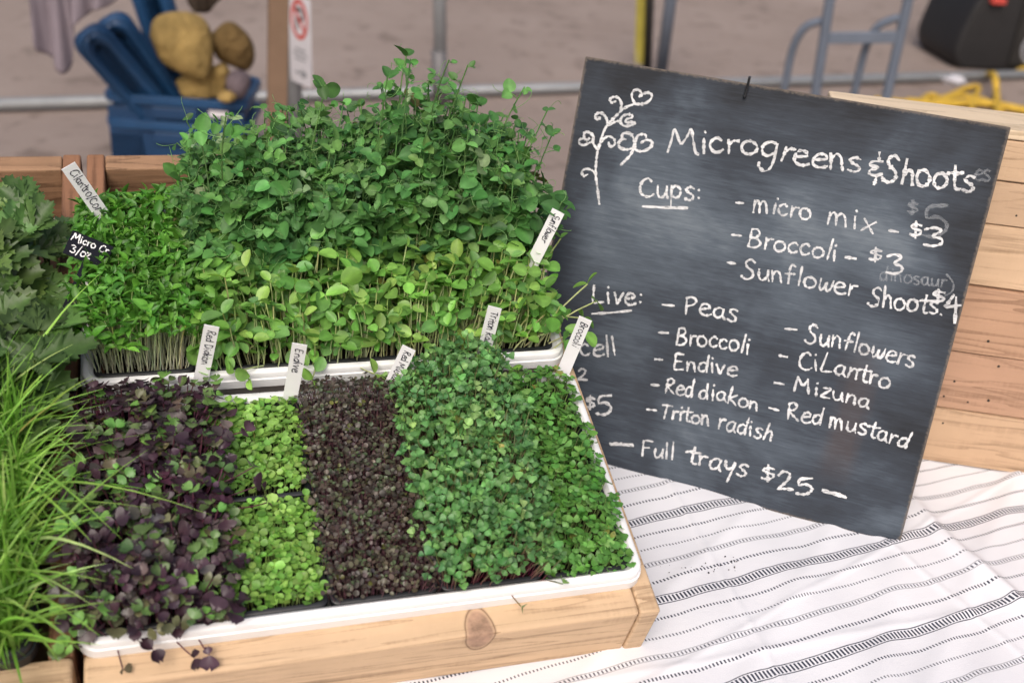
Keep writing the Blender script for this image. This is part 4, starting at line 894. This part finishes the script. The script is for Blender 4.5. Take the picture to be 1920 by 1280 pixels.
# wooden post, sign
yb = 3.55
a_ = on_y((512, 235), yb); a_ = np.array([a_[0], a_[1], GZ]); top_ = on_y((519, -120), yb)
mb = MB(); mb.box(-.032, .030, -.03, .03, 0, top_[2] - GZ + .1); o = mb.build('wooden_post', M['cardboard']); bevel(o, .004); o.location = Vector(a_); o.rotation_euler = (0, math.radians(1.8), math.radians(18))
tag(o, 'brown upright timber post to the right of the blue tubs', 'post')
ys = 4.2
sp_ = on_y((551, 240), ys); sb = np.array([sp_[0], ys, GZ]); st_ = on_y((552, -200), ys); s0 = on_y((545, 2), ys); s1 = on_y((592, -8), ys); s3 = on_y((548, 152), ys)
t_ = thing('sign_stand', sb, 'grey steel pole carrying the white no parking sign', 'sign pole')
mb = MB(); mb.tube(straight((0, 0, 0), (st_ - sb)), .030, 12); mb.build('pole', M['steel'], t_, True)
mb = MB(); q = on_y((538, 105), ys) - sb; q1 = on_y((534, -160), ys) - sb; mb.tube(straight(q + np.array([0, .03, 0]), q1 + np.array([0, .03, 0])), .034, 10); mb.build('black_strap', M['rubber'], t_, True)
wS = .155; hS = s0[2] - s3[2] + .02; so = on_y((545, 150), ys - .05)
sg = thing('parking_sign', frame(rz(-.85) @ ry(math.radians(-2)), so), 'white no parking sign with a red crossed circle on the grey pole', 'sign')
mb = MB(); mb.loops([[(p[0], y, p[1]) for p in rrect(0, wS, 0, hS, .018, 0, 4)] for y in (.004, 0)], cap0=True, cap1=True); o = mb.build('panel', M['signwhite'], sg)
def ring(cx, cz, r, wd, n=30): return [(cx + r * .86 * math.cos(a), cz + r * math.sin(a)) for a in np.linspace(0, 2 * math.pi, n)]
ink = Ink(); cx, cz, rr = wS / 2, hS * .74, hS * .2
ink.stroke([(cx - .018, cz - .035), (cx - .016, cz + .04)], .014, 0, 4); ink.stroke([(cx - .016, cz + .038), (cx + .022, cz + .03), (cx + .022, cz + .004), (cx - .012, cz)], .013, 0); ink.build('letter', M['rubber'], sg)
ink = Ink(); ink.k = 10; ink.stroke(ring(cx, cz, rr, .02), .017, 0, 0); ink.stroke([(cx - rr * .58, cz + rr * .62), (cx + rr * .58, cz - rr * .62)], .016, 0, 4); ink.build('red_symbol', M['red'], sg)
ink = Ink()
for z, x0_, x1_ in ((.40, .25, .75), (.345, .18, .82), (.29, .25, .75)): ink.stroke([(wS * x0_, hS * z), (wS * x1_, hS * z)], hS * .026, .2, 6)
ink.stroke([(wS * .25, hS * .13), (wS * .75, hS * .13)], hS * .03, .1, 4); ink.stroke([(wS * .55, hS * .17), (wS * .78, hS * .13), (wS * .55, hS * .09)], hS * .03, .1, 4); ink.build('small_print', M['signgrey'], sg)

# ------------------------------------------------------------------ blue tubs and what is in them
yt = 4.05
tl, tr_ = on_y((203, 183), yt), on_y((470, 188), yt); tw = np.linalg.norm(tr_ - tl); tc = (tl + tr_) / 2; ztop = tc[2]
def tub(zt, label):
    hgt = .40; z0 = zt - hgt; cx, cy = tc[0] - .035, yt + .19
    t_ = thing('storage_tub', Matrix.Translation((cx, cy, z0)) @ Matrix.Rotation(math.radians(4), 4, 'Z'), label, 'tub', 'stacked blue storage tubs')
    hw, hd = tw / 2, .19
    mb = MB(); pr = [(.055, 0, .04), (.05, .005, .05), (.02, hgt - .06, .06), (.02, hgt - .035, .06)]
    mb.loops([rrect(-hw + a, hw - a, -hd + a, hd - a, r, z, 5) for a, z, r in pr] + [rrect(-hw + .026, hw - .026, -hd + .026, hd - .026, .055, hgt - .035, 5), rrect(-hw + .055, hw - .055, -hd + .055, hd - .055, .05, .012, 5)], cap0=True, cap1=True)
    mb.build('body', M['blue'], t_, True).modifiers.new('split', 'EDGE_SPLIT').split_angle = math.radians(40)
    mb = MB(); mb.loops([rrect(-hw + a, hw - a, -hd + a, hd - a, .06, z, 5) for a, z in ((.018, hgt - .034), (0, hgt - .03), (0, hgt - .004), (.004, hgt), (.022, hgt), (.026, hgt - .006), (.0275, hgt - .034), (.018, hgt - .034))])
    mb.build('rim', M['bluelight'], t_, True).modifiers.new('split', 'EDGE_SPLIT').split_angle = math.radians(40)
    mb = MB(); mb.box(-.085, .085, -hd + .002, -hd + .03, hgt - .085, hgt - .036, bev=.008); mb.build('handle', M['blue'], t_)
    for x in (-hw * .72, hw * .72):
        mb = MB(); mb.box(x - .06, x + .06, -hd + .016, -hd + .04, .08, hgt - .05, bev=.006); mb.build('side_rib', M['blue'], t_)
    return t_
t1 = tub(ztop, 'upper blue storage tub filled with lids and yellow sacks')
mb = MB(); mb.box(.125, .198, -.191 + .004, -.18, .335, .363); mb.build('sticker', M['stone'], t1)
mb = MB(); mb.box(.127, .196, -.1885, -.18, .337, .361); mb.build('sticker_face', M['signwhite'], t1); tub(ztop - .098, 'lower blue storage tub nested under the one with yellow sacks')
def lid(pxa, pxb, ya, yb_, wd, label, roll_, th=.045):
    p, q = on_y(pxa, ya), on_y(pxb, yb_); ax = nrm(q - p); L = np.linalg.norm(q - p); x = nrm(np.cross(ax, (0, 1, 0))); y = np.cross(ax, x)
    c, s = math.cos(roll_), math.sin(roll_); X = c * x + s * y; Y = np.cross(ax, X)
    t_ = thing('tub_lid', frame(np.column_stack([X, Y, ax]), p), label, 'lid', 'blue tub lids')
    mb = MB(); pr = [(0, -th / 2), (0, th * .3), (.006, th * .5), (.03, th * .5), (.036, th * .2), (.045, th * .2)]
    mb.loops([[(pp[0], z, pp[1]) for pp in rrect(-wd / 2 + a, wd / 2 - a, 0 + a, L - a, .05, 0, 5)] for a, z in pr], cap1=True)
    o = mb.build('plate', M['bluelight'], t_, True); o.modifiers.new('split', 'EDGE_SPLIT').split_angle = math.radians(35)
    so_ = o.modifiers.new('thick', 'SOLIDIFY'); so_.thickness = .006
    mb = MB(); mb.loops([[(pp[0], z, pp[1]) for pp in rrect(-wd / 2 + a, wd / 2 - a, a, L - a, .05, 0, 5)] for a, z in ((-.006, -th * .5), (-.010, -th * .5), (-.010, -th * .1), (-.004, -th * .1))]); mb.build('lip', M['blue'], t_, True)
lid((300, 220), (162, 62), 4.12, 3.98, .12, 'blue tub lid leaning furthest left out of the tub', .35)
lid((336, 222), (203, 38), 4.20, 4.08, .12, 'blue tub lid leaning between the two other lids', .3)
lid((345, 190), (262, -75), 4.30, 4.24, .13, 'tallest blue tub lid leaning behind the yellow sack', .2)
def blob(name, px, y, rx_, ry_, rz_, m, label, cat, seed, group=None, rot=0., squash=.25, tie=None):
    c = on_y(px, y); n, k = 40, 28; r = np.random.default_rng(seed); L = []
    fr_ = r.uniform(1.5, 4.2, (7, 3)); phs = r.uniform(0, 6.28, 7)
    for j in range(1, k):
        th = math.pi * j / k; row = []
        for i in range(n):
            ph = 2 * math.pi * i / n; p = np.array([math.sin(th) * math.cos(ph), math.sin(th) * math.sin(ph), math.cos(th)])
            f_ = 1 + squash * sum(np.sin(fr_[q] @ p + phs[q]) for q in range(7)) / 7 + .025 * abs(math.sin(3 * ph + 4 * th + seed)) - .02 * abs(math.sin(6 * ph - 5 * th))
            p = p * f_ * np.array([rx_, ry_, rz_]); row.append(p)
        L.append(row)
    mb = MB(); mb.loops(L, cap0=True, cap1=True); o = mb.build(name, m, None, True); o.location = Vector(c); o.rotation_euler = (0, rot, 0)
    return tag(o, label, cat, group)
def pillow(name, outline, y, depth, m, label, cat, group, seed, tilt=.0):
    P = spline([on_y(p, y) for p in outline + [outline[0]]], 5)[:-1]; c = P.mean(0); r = np.random.default_rng(seed); L = []
    fr_ = r.uniform(8, 26, (5, 3)); ph_ = r.uniform(0, 6.28, 5)
    for sg_ in (-1, 1):
        for f_ in ((.08, .3, .5, .68, .82, .92, .98) if sg_ < 0 else (1., .98, .9, .75, .5, .2)):
            row = c + (P - c) * f_; bulge = depth * math.sqrt(max(0, 1 - f_ * f_)) ** .8
            w_ = 1 + .22 * sum(np.sin(row @ fr_[q] + ph_[q]) for q in range(5)) / 2
            cr_ = .010 * np.abs(np.sin(row @ np.array([26., 0, 17.]) + seed)) * f_
            row = row.copy(); row[:, 1] = y + sg_ * bulge * w_ - cr_ + tilt * (row[:, 2] - c[2]); L.append(row - c)
    mb = MB(); mb.loops(L, cap0=True, cap1=True); o = mb.build(name, m, None, True); o.location = Vector(c)
    return tag(o, label, cat, group)
pillow('canvas_sack', [(284, 62), (292, 33), (330, 24), (368, 32), (392, 58), (400, 95), (397, 141), (374, 142), (338, 128), (305, 108)], 4.08, .085, M['sack'], 'plump mustard yellow cloth sack on top of the tub', 'sack', 'yellow cloth sacks', 3, .2)
pillow('canvas_sack', [(398, 62), (424, 40), (446, 44), (470, 72), (476, 104), (466, 132), (440, 124), (408, 108)], 4.2, .07, M['sackdark'], 'darker ochre cloth sack behind the plump yellow one', 'sack', 'yellow cloth sacks', 5, -.2)
pillow('canvas_sack', [(332, 150), (352, 134), (390, 128), (418, 118), (432, 140), (420, 172), (388, 186), (350, 182)], 4.13, .06, M['sack'], 'crumpled tan cloth sack under the plump yellow one', 'sack', 'yellow cloth sacks', 9, 0)
blob('rolled_cloth', (446, 158), 4.08, .045, .05, .055, M['stone'], 'mauve grey rolled cloth beside the yellow sacks in the tub', 'cloth', 11, None, .3, .15)
blob('sponge', (425, 181), 4.03, .034, .03, .022, M['sack'], 'small yellow sponge at the front right rim of the tub', 'sponge', 12, None, 0, .1)

# hanging cloths, with the rail they hang from
rail_z = on_y((150, -90), 3.7)[2]
t_ = thing('clothes_rail', (-1.4, 3.72, GZ), 'thin steel rail above the blue tubs with cloths hung on it', 'rail')
mb = MB(); pe = on_y((512, 235), yb) - np.array([-1.4, 3.72, 0]); mb.tube(straight((-.9, 0, rail_z - GZ), (pe[0], pe[1] + .05, rail_z - GZ)), .012, 10); mb.build('bar', M['steel'], t_, True)
for x, y in ((-.9, 0),):
    mb = MB(); mb.tube(straight((x, y, 0), (x, y, rail_z - GZ)), .014, 10); mb.build('upright', M['steel'], t_, True)
def hang(name, outline_bottom, ytop, y, m, label, cat, amp=.02, nseg=26, fl=14):
    """cloth hanging from the rail; outline_bottom: picture points along its lower hem, left to right"""
    B = spline([on_y(p, y) for p in outline_bottom], 6); B = np.array([[np.interp(q, np.linspace(0, 1, len(B)), B[:, i]) for i in range(3)] for q in np.linspace(0, 1, nseg * 2)])
    rows = []; zt = ytop
    for k in range(nseg):
        q = k / (nseg - 1); row = B.copy(); xc = B[:, 0].mean(); row[:, 2] = zt + (B[:, 2] - zt) * q; row[:, 0] = B[:, 0]
        row[:, 1] = y + amp * np.sin(B[:, 0] * fl * 6 + 1.2 * q) * (.3 + q) + .3 * amp * np.sin(B[:, 0] * 230); rows.append(row)
    mb = MB(); mb.loops(rows, closed=False); o = mb.build(name, m, None, True); so_ = o.modifiers.new('thick', 'SOLIDIFY'); so_.thickness = .003
    return tag(o, label, cat)
hang('hanging_cloth', [(62, -20), (66, 40), (72, 88), (95, 112), (124, 137), (133, 95), (136, 62), (146, 44), (170, 22), (205, 10), (238, -15)], rail_z + .01, 3.72, M['lavender'], 'pale lavender cloth hanging in the upper left corner', 'cloth')
hang('dark_cloth', [(335, -25), (352, 8), (372, 22), (388, 25), (402, 12), (428, -15)], on_y((385, -100), 3.8)[2], 3.8, M['darkcloth'], 'dark brown cloth tip hanging above the yellow sacks', 'cloth', .015, 14)

# ------------------------------------------------------------------ hand truck
base = on_z((1560, 200), GZ); yh = 5.25; o0 = np.array([base[0], yh, GZ])
t_ = thing('hand_truck', o0, 'blue grey hand truck standing by the speaker behind the chalkboard', 'hand truck')
def hy(px, y=yh): return on_y(px, y) - o0
for P in (((1520, 235), (1556, 0), (1590, -220)), ((1650, 235), (1703, 0), (1752, -220))):
    mb = MB(); mb.tube(spline([hy(p) for p in P], 6), .024, 12); mb.build('rail', M['truck'], t_, True)
for ya_, yb_ in ((72, 70), (-130, -132)):
    mb = MB(); p, q = hy((1548, ya_)), hy((1692, yb_)); mb.box(0, np.linalg.norm(q - p), -.010, .010, -.026, .026, bev=.004); o = mb.build('crossbar', M['truck'], t_); o.location = Vector(p); o.rotation_euler = (0, -math.atan2((q - p)[2], (q - p)[0]), 0)
for P in (((1458, 232), (1472, 160), (1487, 90), (1510, 52), (1540, 40), (1556, 38)), ((1585, 240), (1603, 170), (1622, 95), (1642, 55), (1670, 38), (1698, 32))):
    mb = MB(); mb.tube(spline([hy(p, yh + .12 * (1 - k / 5)) for k, p in enumerate(P)], 6), .019, 10); mb.build('side_hoop', M['truck'], t_, True)
for px in ((1515, 205), (1652, 212)):
    c = hy(px, yh + .12); c = np.array([c[0], c[1], .07])
    mb = MB(); mb.disc(c, (1, .1, 0), .07, .04, 24); w_ = mb.build('wheel', M['rubber'], t_, True); w_.modifiers.new('split', 'EDGE_SPLIT')
mb = MB(); x0_, x1_ = hy((1515, 235))[0], hy((1655, 235))[0]; mb.box(x0_, x1_, -.25, -.01, .01, .02); mb.build('toe_plate', M['truck'], t_)

# ------------------------------------------------------------------ loudspeaker lying on the pavement
sb_ = on_z((1762, 128), GZ); o0 = np.array([sb_[0] + .07, sb_[1], GZ])
t_ = thing('loudspeaker', Matrix.Translation(Vector(o0)) @ Matrix.Rotation(math.radians(8), 4, 'Z'), 'black plastic loudspeaker in the upper right corner', 'loudspeaker')
out = [(.05, 0), (.0, .06), (-.01, .14), (.03, .34), (.10, .52), (.17, .62), (.27, .66), (1.0, .66), (1.05, .6), (1.05, .06), (1.0, 0)]
ol = spline(out + [out[0]], 5)[:-1]; cxy = ol.mean(0)
mb = MB(); mb.loops([[(cxy[0] + (x - cxy[0]) * f_, y, cxy[1] + (z - cxy[1]) * f_) for x, z in ol] for f_, y in ((.84, .62), (.94, .60), (1, .52), (1, .06), (.985, .02), (.95, 0), (.93, -.002))], cap0=True, cap1=True)
mb.build('cabinet', M['speaker'], t_, True).modifiers.new('split', 'EDGE_SPLIT').split_angle = math.radians(50)
mb = MB(); mb.box(.36, .98, -.022, -.0035, .05, .60, bev=.008); pn = mb.build('control_panel', M['rubber'], t_)
mb = MB(); mb.tube([(.52 + .10 * math.cos(q), -.026, .16 + .10 * math.sin(q)) for q in np.linspace(0, 2 * math.pi, 30)], .012, 8, caps=False); mb.build('port_ring', M['signgrey'], pn, True)
for x, z in ((.5, .42), (.57, .42), (.64, .42), (.5, .34)):
    mb = MB(); mb.disc((x, -.03, z), (0, 1, 0), .014, .016, 14); mb.build('knob', M['signgrey'], pn, True)
c = on_y((1873, 6), o0[1] - .04) - o0
mb = MB(); mb.box(c[0] - .04, c[0] + .05, -.05, .0, c[2] - .012, c[2] + .02, bev=.006); mb.build('red_badge', M['red'], t_)

# yellow strap, litter
st_z = GZ + .05
def ys(px, h=.02): return on_z(px, GZ + h)
mb = MB()
for P, r in (([(1640, 186), (1690, 191), (1735, 193), (1770, 183), (1812, 166), (1835, 164), (1826, 186), (1820, 206), (1815, 230)], .016),
             ([(1700, 190), (1760, 195), (1820, 193), (1865, 196), (1900, 203), (1960, 215)], .022), ([(1722, 196), (1742, 180), (1762, 188), (1738, 200), (1722, 190)], .02),
             ([(1745, 196), (1800, 180), (1850, 190), (1880, 210)], .014)):
    mb.tube(spline([ys(p, .03) for p in P], 7), r, 7)
yy = on_z((1862, 165), GZ + .06)[1]
mb.tube(spline([ys((1850, 140), .03), ys((1862, 140), .09), ys((1866, 150), .10), ys((1868, 172), .05), ys((1869, 205), .03), ys((1868, 225), .03)], 7), .02, 7)
mb.tube(spline([ys((1895, 142), .03), ys((1925, 128), .03), ys((1960, 120), .03)], 7), .022, 7)
tag(mb.build('yellow_strap', M['yellow'], None, True), 'tangled yellow webbing strap on the pavement under the loudspeaker', 'strap')
blob('crumpled_paper', (1785, 152), on_z((1785, 158), GZ)[1], .075, .05, .03, M['paper'], 'crumpled white paper on the barrier rail near the loudspeaker', 'paper', 21, None, 0, .5)
